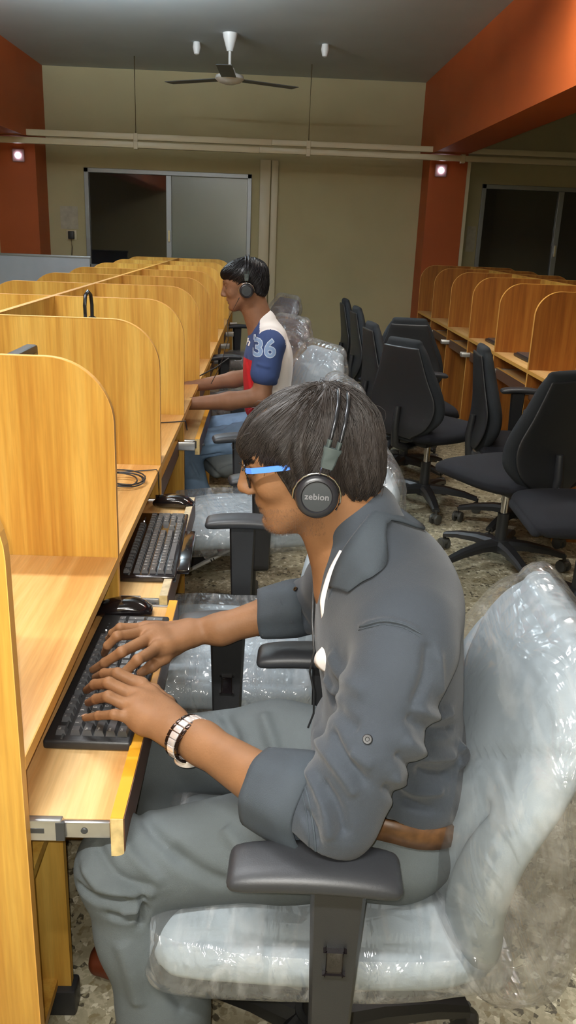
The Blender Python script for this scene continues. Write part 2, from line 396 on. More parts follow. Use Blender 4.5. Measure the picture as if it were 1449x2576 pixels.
def terrazzo(name):
    m, nt, bs, out = nodes(name); N = nt.nodes.new; L = nt.links.new
    tc = N('ShaderNodeTexCoord')
    v = N('ShaderNodeTexVoronoi'); v.inputs['Scale'].default_value = 62; L(tc.outputs['Object'], v.inputs['Vector'])
    sx = N('ShaderNodeSeparateColor'); L(v.outputs['Color'], sx.inputs[0])
    r = N('ShaderNodeValToRGB'); r.color_ramp.interpolation = 'CONSTANT'
    cs = [(0, (96, 90, 74)), (.12, (158, 148, 120)), (.35, (182, 174, 146)), (.6, (200, 192, 164)), (.82, (232, 226, 202)), (.93, (150, 138, 104))]
    r.color_ramp.elements[0].color = srgb(*cs[0][1]); r.color_ramp.elements[1].position = cs[1][0]; r.color_ramp.elements[1].color = srgb(*cs[1][1])
    for p, c in cs[2:]: e = r.color_ramp.elements.new(p); e.color = srgb(*c)
    L(sx.outputs[0], r.inputs[0])
    n = N('ShaderNodeTexNoise'); n.inputs['Scale'].default_value = 90; n.inputs['Detail'].default_value = 4; L(tc.outputs['Object'], n.inputs['Vector'])
    mk = N('ShaderNodeMapRange'); mk.inputs[1].default_value = .42; mk.inputs[2].default_value = .52; L(n.outputs[0], mk.inputs[0])
    mx = N('ShaderNodeMix'); mx.data_type = 'RGBA'; mx.inputs[6].default_value = srgb(176, 168, 140); L(mk.outputs[0], mx.inputs[0]); L(r.outputs[0], mx.inputs[7])
    n2 = N('ShaderNodeTexNoise'); n2.inputs['Scale'].default_value = 1.6; n2.inputs['Detail'].default_value = 3; L(tc.outputs['Object'], n2.inputs['Vector'])
    m2 = N('ShaderNodeMix'); m2.data_type = 'RGBA'; m2.blend_type = 'MULTIPLY'; m2.inputs[0].default_value = .5; L(mx.outputs[2], m2.inputs[6])
    mr = N('ShaderNodeMapRange'); mr.inputs[1].default_value = .3; mr.inputs[2].default_value = .7; mr.inputs[3].default_value = .7; mr.inputs[4].default_value = 1.1; L(n2.outputs[0], mr.inputs[0]); L(mr.outputs[0], m2.inputs[7])
    L(m2.outputs[2], bs.inputs['Base Color']); bs.inputs['Roughness'].default_value = .42
    return m
def glass_dark(name, col, rough=0.03, alpha=0.35):
    m, nt, bs, out = nodes(name); N = nt.nodes.new; L = nt.links.new; nt.nodes.remove(bs)
    tr = N('ShaderNodeBsdfTransparent'); tr.inputs[0].default_value = (.75, .78, .8, 1); df = N('ShaderNodeBsdfDiffuse'); df.inputs[0].default_value = col
    gl = N('ShaderNodeBsdfGlossy'); gl.inputs['Roughness'].default_value = rough
    a = N('ShaderNodeMixShader'); a.inputs[0].default_value = alpha; L(tr.outputs[0], a.inputs[1]); L(df.outputs[0], a.inputs[2])
    f = N('ShaderNodeFresnel'); f.inputs[0].default_value = 1.6
    ma = N('ShaderNodeMath'); ma.operation = 'MULTIPLY'; ma.inputs[1].default_value = 1.8; L(f.outputs[0], ma.inputs[0])
    b = N('ShaderNodeMixShader'); L(ma.outputs[0], b.inputs[0]); L(a.outputs[0], b.inputs[1]); L(gl.outputs[0], b.inputs[2]); L(b.outputs[0], out.inputs[0])
    return m
M = {}
M['wall'] = mat('cream_wall', srgb(192, 182, 142), .8, noise_amt=.05, nscale=2)
M['ceil'] = mat('ceiling_paint', srgb(186, 196, 200), .85, noise_amt=.06, nscale=1.5)
M['orange'] = mat('orange_paint', srgb(172, 80, 24), .6, noise_amt=.06, nscale=2)
M['floor'] = terrazzo('terrazzo_floor')
M['wood'] = wood('partition_laminate', srgb(184, 130, 50), srgb(210, 162, 72), srgb(226, 186, 94), 'z', band=7)
M['wood_dim'] = wood('dimmed_partition_laminate', srgb(122, 70, 26), srgb(148, 90, 34), srgb(166, 108, 46), 'z')  # left row's laminate darkened, putting the right row's dim light into its colour
M['desk'] = wood('worktop_laminate', srgb(206, 150, 84), srgb(222, 172, 106), srgb(232, 190, 128), 'y', band=12)
M['tray'] = wood('tray_laminate', srgb(206, 154, 92), srgb(222, 178, 118), srgb(232, 196, 140), 'y', band=14)
M['edge'] = mat('edge_band', srgb(226, 170, 84), .45)
M['raw'] = mat('raw_board', srgb(205, 180, 125), .8, noise_amt=.25, nscale=60)
M['yellow'] = mat('yellow_lip', srgb(224, 160, 40), .4, noise_amt=.08, nscale=15)
M['steel'] = mat('zinc_steel', srgb(200, 200, 200), .28, metal=.9, noise_amt=.08, nscale=30)
M['chrome'] = mat('chrome', srgb(225, 225, 228), .12, metal=1)
M['alu'] = mat('aluminium_frame', srgb(160, 165, 168), .4, metal=.6)
M['blk'] = mat('black_plastic', srgb(40, 41, 43), .42, bump=.15, bscale=900)
M['blkgloss'] = mat('black_gloss_plastic', srgb(24, 20, 22), .12, coat=.5)
M['blkfab'] = mat('black_mesh_fabric', srgb(30, 34, 38), .9, bump=.4, bscale=700)
M['navyfab'] = mat('dark_seat_fabric', srgb(18, 19, 26), .95, bump=.3, bscale=600)
M['greyfab'] = mat('grey_upholstery', srgb(158, 170, 177), .75, noise_amt=.05, nscale=9, bump=.15, bscale=500)
M['greydk'] = mat('grey_seat_fabric', srgb(104, 110, 110), .8, noise_amt=.05, nscale=9)
M['film'] = plastic_film('polythene', .12)
M['film2'] = plastic_film('polythene_loose', .085, tint=(.84, .83, .8, 1), bs_scale=6, strength=.5, fres=.5)
M['white'] = mat('white_paint', srgb(235, 235, 232), .4)
M['trunk'] = mat('trunking_plastic', srgb(216, 205, 172), .35)
M['board'] = mat('whiteboard_surface', srgb(176, 182, 190), .5, noise_amt=.06, nscale=5)
M['key'] = mat('key_caps', srgb(78, 79, 82), .3)
M['legend'] = mat('key_print', srgb(225, 225, 220), .5)
M['screen'] = mat('monitor_glass', srgb(14, 14, 18), .1)
# ------------------------------------------------------------------ the room
YW = 9.4; ZC = 2.92; XL = -4.4; XR = 5.2; YF = -1.6
def struct(name, lo, hi, m, bevel=0):
    return tag(box(name, lo, hi, m, bevel=bevel), kind='structure')
struct('floor', (XL, YF, -.1), (XR, YW, 0), M['floor'])
struct('ceiling', (XL, YF, ZC), (XR, YW, ZC + .1), M['ceil'])
struct('wall_left', (XL - .1, YF, 0), (XL, YW, ZC), M['wall'])
struct('wall_right', (XR, YF, 0), (XR + .1, YW, ZC), M['wall'])
struct('wall_front', (XL, YF - .1, 0), (XR, YF, ZC), M['wall'])
WIN = [(-1.95, -0.20, 0.98, 1.985), (2.235, 3.93, 0.98, 1.985)]
bm = bmesh.new()
xs = [XL, WIN[0][0], WIN[0][1], WIN[1][0], WIN[1][1], XR]
for i in range(5):
    if i in (1, 3):
        bm_box(bm, (xs[i], YW, 0), (xs[i + 1], YW + .14, WIN[0][2])); bm_box(bm, (xs[i], YW, WIN[0][3]), (xs[i + 1], YW + .14, ZC))
    else: bm_box(bm, (xs[i], YW, 0), (xs[i + 1], YW + .14, ZC))
tag(mobj('wall_back', me_bm(bm), M['wall']), kind='structure')
M['pane_dark'] = glass_dark('night_glass', srgb(26, 28, 34), .04, .8)
M['pane_frost'] = glass_dark('frosted_glass', srgb(128, 138, 128), .22, .9)
for i, (x0, x1, z0, z1) in enumerate(WIN):
    wroot = tag(empty('window_%d' % (i + 1), ((x0 + x1) / 2, YW, z0)), kind='structure')
    inv = Matrix.Translation((-(x0 + x1) / 2, -YW, -z0))
    bm = bmesh.new(); t = .045
    for lo, hi in (((x0, YW - .02, z1 - t), (x1, YW + .05, z1)), ((x0, YW - .02, z0), (x1, YW + .05, z0 + t)), ((x0, YW - .02, z0), (x0 + t, YW + .05, z1)), ((x1 - t, YW - .02, z0), (x1, YW + .05, z1))):
        bm_box(bm, lo, hi, .004)
    me = me_bm(bm, 'frame'); me.transform(inv); mobj('window_frame', me, M['alu'], wroot)
    xm = -1.07 if i == 0 else 3.09
    bm = bmesh.new(); bm_box(bm, (xm - .028, YW - .012, z0 + t), (xm + .028, YW + .04, z1 - t), .003); me = me_bm(bm); me.transform(inv); mobj('sash_stile', me, M['alu'], wroot)
    for j, (a, b) in enumerate(((x0 + t, xm - .028), (xm + .028, x1 - t))):
        bm = bmesh.new(); bm_box(bm, (a, YW + .015, z0 + t), (b, YW + .021, z1 - t)); me = me_bm(bm); me.transform(inv)
        mobj('window_pane', me, M['pane_frost'] if (i == 0 and j == 1) else M['pane_dark'], wroot)
    bm = bmesh.new(); bm_box(bm, (xm - .01, YW - .03, z0 + .30), (xm + .012, YW - .012, z0 + .42), .003); me = me_bm(bm); me.transform(inv); mobj('window_latch', me, M['chrome'], wroot)
# columns and ceiling beams, painted orange
struct('trim_1', (-2.74, 8.98, 0), (-2.336, YW, ZC), M['orange'])
struct('trim_2', (1.585, 8.98, 0), (1.965, YW, ZC), M['orange'])
struct('trim_3', (1.55, YF, 2.20), (1.88, YW, ZC), M['orange'])
struct('trim_4', (-2.66, YF, 2.20), (-2.33, YW, ZC), M['orange'])
struct('trim_5', (1.966, 8.975, 0), (2.0, 9.4, 2.2), M['trunk'])
# suspended pair of cable trunkings with hanger rods
for k, z0 in enumerate((2.205, 2.135)):
    r = tag(empty('cable_trunking', (.6, 8.70, z0)), ('upper' if k == 0 else 'lower') + ' cream trunking of the pair running across the room below the beams', 'cable trunking')
    bm = bmesh.new(); bm_box(bm, (-4.9, -.03, 0), (-.60 if k == 0 else -.72, .03, .055), .004); mobj('channel', me_bm(bm, smooth=True, angle=40), M['trunk'], r)
    bm = bmesh.new(); bm_box(bm, (-.60 if k == 0 else -.72, -.026, .004), (4.55, .026, .055), .004); mobj('channel', me_bm(bm, smooth=True, angle=40), M['trunk'], r)
    for xx in (-1.9, -.25, 1.25, 3.2):
        bm = bmesh.new(); bm_box(bm, (xx - .02, -.034, -.012), (xx + .02, .034, .058), .003); mobj('bracket', me_bm(bm), M['trunk'], r)
        if k == 0:
            bm = bmesh.new(); bm_tube(bm, [(xx, .0, .055), (xx, 0, ZC - z0)], .006, 8); mobj('hanger_rod', me_bm(bm, smooth=True), M['trunk'], r)
for k, (x0, x1) in enumerate(((-.115, -.005), (.005, .075))):
    tag(box('cable_duct', (x0, YW - .04, .0), (x1, YW - .001, 2.13), M['trunk'], bevel=.006),
        ('wide' if k == 0 else 'narrow') + ' cream vertical duct on the back wall right of the window', 'cable duct')
# ceiling fan
fr = tag(empty('ceiling_fan', (-.36, 7.55, ZC)), 'white ceiling fan hanging on a short rod beyond the trunking', 'ceiling fan')
lathe('canopy', [(0, 0), (.06, 0), (.055, -.03), (.025, -.13), (0, -.13)], (0, 0, 0), M['white'], fr)
lathe('down_rod', [(0, -.12), (.012, -.12), (.012, -.27), (0, -.27)], (0, 0, 0), M['white'], fr, n=12)
lathe('motor', [(0, -.25), (.035, -.25), (.05, -.285), (.11, -.305), (.12, -.33), (.09, -.355), (.04, -.37), (0, -.37)], (0, 0, 0), M['white'], fr)
M['fanblade'] = mat('fan_blade', srgb(96, 100, 104), .5)
for k in range(3):
    bm = bmesh.new(); bm_box(bm, (.1, -.06, -.334), (.62, .06, -.328), .002); bmesh.ops.rotate(bm, cent=(0, 0, 0), matrix=Matrix.Rotation(k * 2.094 + .5, 3, 'Z'), verts=bm.verts)
    mobj('blade', me_bm(bm), M['fanblade'], fr)
for (px, lab) in (((-.66, 7.95, ZC), 'small white ceiling hook cover left of the fan'), ((.42, 7.8, ZC), 'small white ceiling hook cover right of the fan')):
    o = lathe('hook_cover', [(0, 0), (.028, 0), (.034, -.04), (.022, -.09), (0, -.1)], (0, 0, 0), M['white']); o.location = px; tag(o, lab, 'hook cover')
# glossy fittings high on the orange columns, the flash glint modelled as a glow
M['glintglow'] = mat('flash_glint_glow', (1, 1, 1, 1), .3, emis=((1, .92, 1, 1), 9))
M['glintplate'] = mat('glossy_plate', srgb(205, 165, 175), .35)
for p, lab in (((-2.50, 8.98, 2.045), 'small glossy fitting with a glowing flash glint on the left orange column'), ((1.70, 8.98, 2.07), 'small glossy fitting with a glowing flash glint on the right orange column')):
    r = tag(empty('glint_fitting', p), lab, 'wall fitting')
    bm = bmesh.new(); bm_box(bm, (-.06, -.02, -.06), (.06, 0, .06), .012); mobj('fitting_plate', me_bm(bm, smooth=True, angle=40), M['glintplate'], r)
    lathe('glint_dome', [(.028, 0), (.028, .012), (.018, .024), (0, .028)], (0, -.02, 0), M['glintglow'], r, axis=(0, -1, 0))
# left wall bits: notice sheets, socket with a charger
tag(box('paper_notice', (-2.215, YW - .006, 1.37), (-2.03, YW - .001, 1.60), mat('notice_paper', srgb(190, 184, 165), .8, noise_amt=.12, nscale=18)), 'pale notice sheet pinned between the left column and window', 'notice')
r = tag(empty('wall_socket', (-2.105, YW, 1.31)), 'black plug in the wall socket below the pale notice', 'socket')
box('socket_plate', (-.055, -.012, -.05), (.055, 0, .05), M['trunk'], r, .003); box('plug', (-.028, -.06, -.04), (.034, -.012, .04), M['blk'], r, .008)
tube('cord', [(0, -.04, -.035), (.01, -.05, -.12), (-.005, -.03, -.24), (.02, -.02, -.33)], .004, M['blk'], r, 6)
tag(box('paper_notice', (2.12, YW - .006, 1.30), (2.215, YW - .001, 1.56), bpy.data.materials['notice_paper']), 'narrow notice sheet beside the right window frame', 'notice')
# whiteboard
r = tag(empty('whiteboard', (-2.3, 8.30, 0)), 'dirty white board standing behind the cubicles in front of the left column', 'whiteboard')
box('board', (-.75, 0, .25), (.60, .02, 1.125), M['board'], r, .003)
box('board_rail', (-.76, -.006, 1.118), (.61, .03, 1.14), M['alu'], r, .003)
for xx in (-.7, .55): box('leg', (xx - .02, .0, 0), (xx + .02, .05, .28), M['alu'], r)
# ------------------------------------------------------------------ cubicle rows
ZT = 1.178; ZD = .75; TH = .018
PY = [0.955, 1.70, 2.45, 3.175, 3.92, 4.655, 5.39, 6.125, 6.86, 7.6]
def arc(cx_, cz_, r, a0, a1, n=10): return [(cx_ + r * math.cos(a0 + (a1 - a0) * i / n), cz_ + r * math.sin(a0 + (a1 - a0) * i / n)) for i in range(n + 1)]
def panel(xe, xs_, y, label, group=None, rc=.135, zt=ZT, corner=True, wm='wood'):
    """upright partition from outer edge xe to the spine xs_, rounded at the outer top corner"""
    sg = 1 if xe > xs_ else -1
    poly = [(0, 0)] + ([(0, zt - rc)] if corner else [(0, zt)])
    if corner: poly = [(0, 0)] + [(-sg * (rc - rc * math.cos(a)), zt - rc + rc * math.sin(a)) for a in [math.pi / 2 * i / 12 for i in range(13)]]
    poly += [(xs_ - xe, zt), (xs_ - xe, 0)]
    r = tag(empty('partition_panel', (xe, y, 0)), label, 'partition', group)
    bm = bmesh.new(); bm_prism(bm, poly, -TH / 2, TH / 2)
    mobj('board', me_bm(bm), M[wm], r)
    # edge banding: thin strip on the outer edge and top
    bm = bmesh.new(); e = .0012; prev = None
    for (x, z), (nx, nz) in [((p[0], p[1]), (sg, 0) if i == 0 else (sg * math.cos(math.pi / 2 * (i - 1) / 12), math.sin(math.pi / 2 * (i - 1) / 12))) for i, p in enumerate(poly[:14])] + [((xs_ - xe, zt), (0, 1))]:
        ring = [bm.verts.new((x, -TH / 2 - .0004, z)), bm.verts.new((x + nx * e, -TH / 2 - .0004, z + nz * e)), bm.verts.new((x + nx * e, TH / 2 + .0004, z + nz * e)), bm.verts.new((x, TH / 2 + .0004, z))]
        if prev:
            for k in range(4): bm.faces.new((prev[k], prev[(k + 1) % 4], ring[(k + 1) % 4], ring[k]))
        else: bm.faces.new(ring)
        prev = ring
    bm.faces.new(prev[::-1])
    mobj('edge_band', me_bm(bm), M['edge'], r)
    return r
ordn = ['nearest', 'second', 'third', 'fourth', 'fifth', 'sixth', 'seventh', 'eighth', 'ninth', 'farthest']
XE, XS = -.31, -.79
for i, y in enumerate(PY):
    lab = ['golden wooden partition cut by the left frame edge, nearest the camera', 'golden wooden partition behind the pair of typing hands', 'wooden partition behind the black glossy keyboard and coiled cable', 'wooden partition just in front of the man in the numbered T-shirt'][i] if i < 4 else '%s wooden partition of the left row counting from the camera' % ordn[i]
    panel(XE, XS + .009, y, lab)
    if i >= 2: panel(-1.27, XS - .009, y, '%s partition on the far side of the left row divider' % ordn[i - 2])
r = tag(empty('divider_panel', (XS, 4.28, 0)), 'long wooden divider running down the middle of the left cubicle row', 'divider')
box('board', (-.009, -3.33, 0), (.009, 3.33, ZT - .001), M['wood'], r); box('edge_band', (-.0095, -3.33, ZT - .0012), (.0095, 3.33, ZT + .0005), M['edge'], r)
RY = [3.915, 4.65, 5.385, 6.12, 6.855, 7.59, 8.3]; XRE, XRS = 1.47, 1.95
for i, y in enumerate(RY):
    panel(XRE, XRS - .009, y, '%s wooden partition of the right row' % ordn[i] if i != 1 else 'wooden partition of the right row behind the tall black backrest', wm='wood_dim')
    panel(2.43, XRS + .009, y, '%s partition on the far side of the right row divider' % ordn[i], wm='wood_dim')
r = tag(empty('divider_panel', (XRS, 6.1, 0)), 'long wooden divider running down the middle of the right cubicle row', 'divider')
box('board', (-.009, -2.2, 0), (.009, 2.2, ZT - .001), M['wood'], r); box('edge_band', (-.0095, -2.2, ZT - .0012), (.0095, 2.2, ZT + .0005), M['edge'], r)
def desk(y0, y1, label, sg=1, xe=XE, ext=.13, lip='yellow', detail=True):
    """computer desk between two partitions; sg=1 faces +x"""
    yc = (y0 + y1) / 2; h = (y1 - y0) / 2 - TH / 2 - .001
    r = tag(empty('computer_desk', (xe, yc, 0)), label, 'desk')
    X = lambda a, b: (min(a * sg, b * sg), max(a * sg, b * sg))
    def bx(n, x, yy, z, m, par=r, bev=0.0):
        a, b = X(*x); return box(n, (a, yy[0], z[0]), (b, yy[1], z[1]), m, par, bev)
    bx('worktop', (-.47, -.0), (-h, h), (ZD - .02, ZD), M['desk'], bev=.0012)
    bx('worktop_edge', (-.0, .0015), (-h, h), (ZD - .02, ZD + .0002), M['edge'])
    bx('back_board', (-.47, -.455), (-h, h), (.35, ZD - .02), M['wood'])
    tr = bx('keyboard_tray', (-.34, ext - .016), (-h + .014, h - .014), (.622, .64), M['tray'])
    bx('tray_lip', (ext - .018, ext), (-h + .002, h - .002), (.588, .652), M[lip], tr)
    bx('lip_face', (ext, ext + .0016), (-h + .002, h - .002), (.588, .651), M['lipface'], tr)
    bx('lip_end', (ext - .018, ext), (-h + .0005, -h + .002), (.588, .651), M['raw'], tr)
    for s in (-1, 1):
        ye = s * (h - .014); yi = s * h
        rl = bx('slide_rail', (-.36, -.0 + .045), (min(ye, yi), max(ye, yi)), (.612, .646), M['steel'], tr, .003)
        bx('inner_rail', (.045, ext - .019), (min(ye, yi) + .003, max(ye, yi) - .003), (.616, .642), M['steel'], tr, .002)
    if detail:
        bx('rail_slot', (-.03, .02), (-h - .0006, -h + .002), (.626, .634), M['slot'], tr)
        lathe('screw', [(.0, .0015), (.004, .0012), (.005, 0)], (.075 * sg, -h + .002, .629), M['slot'], tr, axis=(0, -1, 0), n=12)
        bx('rail_stop', (.036, .048), (-h - .001, -h + .004), (.614, .644), M['slot'], tr)
    return r
M['lipface'] = mat('dark_lip_face', srgb(92, 62, 44), .5)
M['slot'] = mat('dark_slot', srgb(70, 72, 74), .5, metal=.4)
M['wornlip'] = mat('worn_lip', srgb(188, 172, 140), .7, noise_amt=.3, nscale=40)
desk(PY[0], PY[1], 'wooden desk with pulled-out tray that the seated man types on')
desk(PY[1], PY[2], 'wooden desk with coiled cable and worn pulled-out keyboard tray', ext=.105, lip='wornlip')
desk(PY[2], PY[3], 'wooden desk in the third booth with its tray pushed in', ext=-.02, lip='edge')
desk(PY[3], PY[4], 'wooden desk where the man in the numbered T-shirt works', ext=.06)
for i in range(4, 9): desk(PY[i], PY[i + 1], '%s wooden desk of the left row' % ordn[i], ext=-.02, lip='edge', detail=False)
for i in range(0, 6): desk(RY[i], RY[i + 1], '%s wooden desk of the right row' % ordn[i], sg=-1, xe=XRE, ext=-.02, lip='edge', detail=False)
# computer shelf under the first desk
r = tag(empty('computer_shelf', (-.45, 1.12, 0)), 'low wooden computer shelf under the nearest desk', 'shelf')
box('side_board', (-.3, .10, .06), (.115, .118, .47), M['wood'], r)
box('top_board', (-.3, -.12, .47), (.115, .118, .488), M['wood'], r)
box('bottom_board', (-.3, -.13, .06), (.09, .10, .078), M['wood'], r)
box('foot', (.02, .085, 0), (.125, .13, .06), M['blk'], r, .006)
box('rear_board', (-.3, -.12, .078), (-.284, .10, .47), M['wood'], r)
# ------------------------------------------------------------------ keyboards and mice
GL = {}
def glyph(ch, size):
    if (ch, size) not in GL:
        c = bpy.data.curves.new('g', 'FONT'); c.body = ch; c.size = size; c.resolution_u = 1; c.fill_mode = 'FRONT'
        o = bpy.data.objects.new('g', c); COL.objects.link(o); dg = bpy.context.evaluated_depsgraph_get(); dg.update()
        me = bpy.data.meshes.new_from_object(o.evaluated_get(dg)); bpy.data.objects.remove(o)
        GL[(ch, size)] = ([tuple(v.co) for v in me.vertices], [tuple(p.vertices) for p in me.polygons])
    return GL[(ch, size)]
def add_glyph(bm, ch, size, x, y, z, mi):
    vs, fs = glyph(ch, size); bv = [bm.verts.new((x + a, y + b, z)) for a, b, c in vs]
    for f in fs:
        try: q = bm.faces.new([bv[i] for i in f]); q.material_index = mi
        except ValueError: pass
KEYS = []
U = .0188
def krow(y, items, x=0.0, h=1.0):
    for it in items:
        if isinstance(it, (int, float)): x += it; continue
        t, w_ = it if isinstance(it, tuple) else (it, 1.0)
        KEYS.append((t, (x + w_ / 2) * U, y * U, w_ * U, h * U)); x += w_
krow(6.3, ['Esc', 1, 'F1', 'F2', 'F3', 'F4', .5, 'F5', 'F6', 'F7', 'F8', .5, 'F9', 'F10', 'F11', 'F12', .25, 'PS', 'SL', 'Br'])
krow(5.05, list('`1234567890-=') + [('<-', 2), .25, 'In', 'Ho', 'PU', .25, 'NL', '/', '*', '-'])
krow(4.05, [('Tab', 1.5)] + list('QWERTYUIOP[]') + [('\\', 1.5), .25, 'De', 'En', 'PD', .25, '7', '8', '9'])
krow(3.05, [('Caps', 1.75)] + list('ASDFGHJKL;\'') + [('Enter', 2.25), 3.5, '4', '5', '6'])
krow(2.05, [('Shift', 2.25)] + list('ZXCVBNM,./') + [('Shift', 2.75), 1.25, '^', 1.25, '1', '2', '3'])
krow(1.05, [('Ctrl', 1.25), ('W', 1.25), ('Alt', 1.25), (' ', 6.25), ('Alt', 1.25), ('W', 1.25), ('M', 1.25), ('Ctrl', 1.25), .25, '<', 'v', '>', .25, ('0', 2), '.'])
KEYS.append(('+', (21.5 + .5) * U, 3.55 * U, U, 2 * U)); KEYS.append(('Ent', (21.5 + .5) * U, 1.55 * U, U, 2 * U))
def keyboard(loc, rz, label, style=0):
    r = empty('keyboard', loc, rz, label, 'keyboard')
    W, D = .459, .140; x0 = -W / 2; y0 = -D / 2
    bm = bmesh.new(); bm_box(bm, (x0, y0, 0), (-x0, -y0, .017), .005, 3)
    if style == 1:
        bm_box(bm, (x0 + .05, y0 - .028, 0), (-x0 - .13, y0 + .01, .013), .005, 2)
    mobj('case', me_bm(bm, smooth=True, angle=40), M['blkgloss'] if style else M['blk'], r)
    n = 0
    offx = x0 + .0145; offy = y0 + (.004 if style == 0 else .006)
    rest = bmesh.new()
    for t, kx, ky, kw, kh in KEYS:
        n += 1; bm = bmesh.new() if n <= 100 else rest
        X, Y = kx + offx, ky + offy - .008
        a, b = kw / 2 - .0007, kh / 2 - .0007; tz = .0255; b2 = .016
        ins = .0028; lo = [bm.verts.new((X + sx * a, Y + sy * b, b2)) for sx, sy in ((-1, -1), (1, -1), (1, 1), (-1, 1))]
        hi = [bm.verts.new((X + sx * (a - ins), Y + sy * (b - ins) + .0008, tz)) for sx, sy in ((-1, -1), (1, -1), (1, 1), (-1, 1))]
        bm.faces.new(hi)
        for k in range(4): bm.faces.new((lo[k], lo[(k + 1) % 4], hi[(k + 1) % 4], hi[k]))
        if t.strip(): add_glyph(bm, t, .0085 if len(t) == 1 else .0046, X - a + ins + .001, Y + (0 if len(t) == 1 else .001), tz + .0002, 1)
        if n <= 100:
            bm.normal_update(); me = bpy.data.meshes.new('key'); bm.to_mesh(me); bm.free(); mobj('key', me, [M['key'], M['legend']], r)
    rest.normal_update(); me = bpy.data.meshes.new('keys'); rest.to_mesh(me); rest.free(); tag(mobj('key', me, [M['key'], M['legend']], r), kind='stuff')
    box('divider_strip', (x0 + .004, y0 + .1085, .0165), (x0 + .33, y0 + .1125, .0195), M['slot'], r, .001)
    for k in range(3):
        lathe('indicator_light', [(.0015, 0), (.0015, .001), (0, .001)], (x0 + .385 + k * .015, y0 + .118, .017), M['ledon'] if k == 0 else M['key'], r, n=10)
    return r
M['ledon'] = mat('indicator_led', (1, 1, 1, 1), .3, emis=((1, 1, .95, 1), 3))
keyboard((-.2615, 1.368, .641), math.radians(90 - 1.2), 'black keyboard with white print under the typing hands')
keyboard((-.272, 2.035, .641), math.radians(90 + 1.5), 'glossy black keyboard on the second tray, behind the near mouse', 1)
def mouse(loc, rz, label, wire):
    r = empty('computer_mouse', loc, rz, label, 'mouse')
    def dsp(v): v[:, 2] = np.maximum(v[:, 2], 0.001); return v
    loft('shell', [(-.056, .010, .016, .008), (-.045, .014, .026, .014), (-.02, .018, .031, .0185), (.01, .019, .031, .0185), (.035, .015, .031, .0155), (.052, .010, .024, .009)], M['blkgloss'], r, 18, 28, 2.6, dsp)
    tube('scroll_wheel', [(-.036, -.004, .028), (-.036, .004, .028)], .008, M['blk'], r, 14)
    for s in (-1, 1): box('button_gap', (-.055, s * .0006 - .0005, .0), (-.02, s * .0006 + .0005, .0345 if s else 0), M['blkgloss'], r)
    tube('cable', wire, .0018, M['blk'], r, 6)
    return r
mouse((-.287, 1.632, .641), 0.12, 'glossy black mouse beside the keyboard of the typing man', [(-.055, 0, .012), (-.09, .005, .006), (-.13, .008, .004)])
mouse((-.262, 2.375, .641), -0.05, 'glossy black mouse with its cable lying over the second desk', [(-.044, 0, .022), (-.0445, -.002, .06), (-.0455, -.004, .105), (-.05, -.006, .1145), (-.07, -.01, .113), (-.12, -.03, .1125), (-.18, -.05, .112), (-.25, -.05, .112)])
# coiled cables on desk 2 and a thin one on desk 3
pts = []
for i in range(70):
    t = i / 69 * 2 * math.pi * 3.3; rr = .052 + .012 * math.sin(t * .7)
    pts.append((-.395 + rr * 1.15 * math.cos(t), 2.235 + rr * 1.0 * math.sin(t), .7545 + .012 * abs(math.sin(t * .5 + .4)) + i * .0001))
tag(tube('coiled_cable', pts + [(-.41, 2.1, .754), (-.47, 1.98, .754)], .0022, M['blk'], None, 7), 'loops of thin black cable on the second desk top', 'cable')
tag(tube('thin_cable', [(-.56, 2.87, .754), (-.52, 2.88, .754), (-.45, 2.93, .756), (-.38, 3.0, .754), (-.33, 3.02, .754), (-.29, 3.03, .757), (-.285, 3.04, .72)], .0024, M['blk'], None, 6), 'thin black cable trailing over the third desk edge', 'cable')
tag(box('power_adapter', (-.42, 2.62, .7505), (-.355, 2.79, .775), M['lipface'], bevel=.006), 'small dark brown box on the third desk top', 'box')
tag(tube('thin_cable', [(-.42, 3.96, .755), (-.36, 3.98, .757), (-.31, 4.0, .765), (-.24, 4.03, .80), (-.18, 4.08, .84)], .003, M['blk'], None, 6), 'thin dark cable rising behind the arms of the man in the numbered T-shirt', 'cable')
# monitors
def monitor(x, yc, z0, label, sg=1, rz=0, wd=.44, ht=.30):
    r = empty('monitor', (x, yc, ZD), rz, label, 'monitor')
    box('bezel', (-.02, -wd / 2, z0 - ZD), (.012, wd / 2, z0 - ZD + ht), M['blk'], r, .006)
    box('screen', (sg * .0125 if sg > 0 else -.0215, -wd / 2 + .018, z0 - ZD + .02), (sg * .0135 if sg > 0 else -.0205, wd / 2 - .018, z0 - ZD + ht - .018), M['screen'], r)
    box('neck', (-.03, -.03, .01), (-.012, .03, z0 - ZD + .05), M['blk'], r, .004)
    lathe('foot', [(0, 0), (.095, 0), (.1, .006), (.06, .014), (0, .016)], (-.01, 0, .001), M['blk'], r)
    return r
monitor(-.60, 1.965, .835, 'black monitor whose top corner shows above the second partition')
# dark keyboards lying in the right row
for i, (x, y, lab) in enumerate(((1.64, 4.28, 'black keyboard on the nearest right-row desk behind the tall backrest'), (1.62, 5.02, 'black keyboard on the second right-row desk'), (1.62, 5.75, 'black keyboard on the third right-row desk'))):
    k = empty('keyboard', (x, y, ZD + .001), -math.pi / 2, lab, 'keyboard')
    box('case', (-.21, -.07, 0), (.21, .07, .018), M['blk'], k, .005); box('key_field', (-.2, -.055, .018), (.2, .055, .025), M['key'], k, .002)
tag(tube('thin_cable', [(1.5, 4.70, .754), (1.56, 4.74, .76), (1.66, 4.72, .754), (1.76, 4.76, .76), (1.86, 4.72, .754)], .003, M['blk'], None, 6), 'thin black cable on the second right-row desk', 'cable')
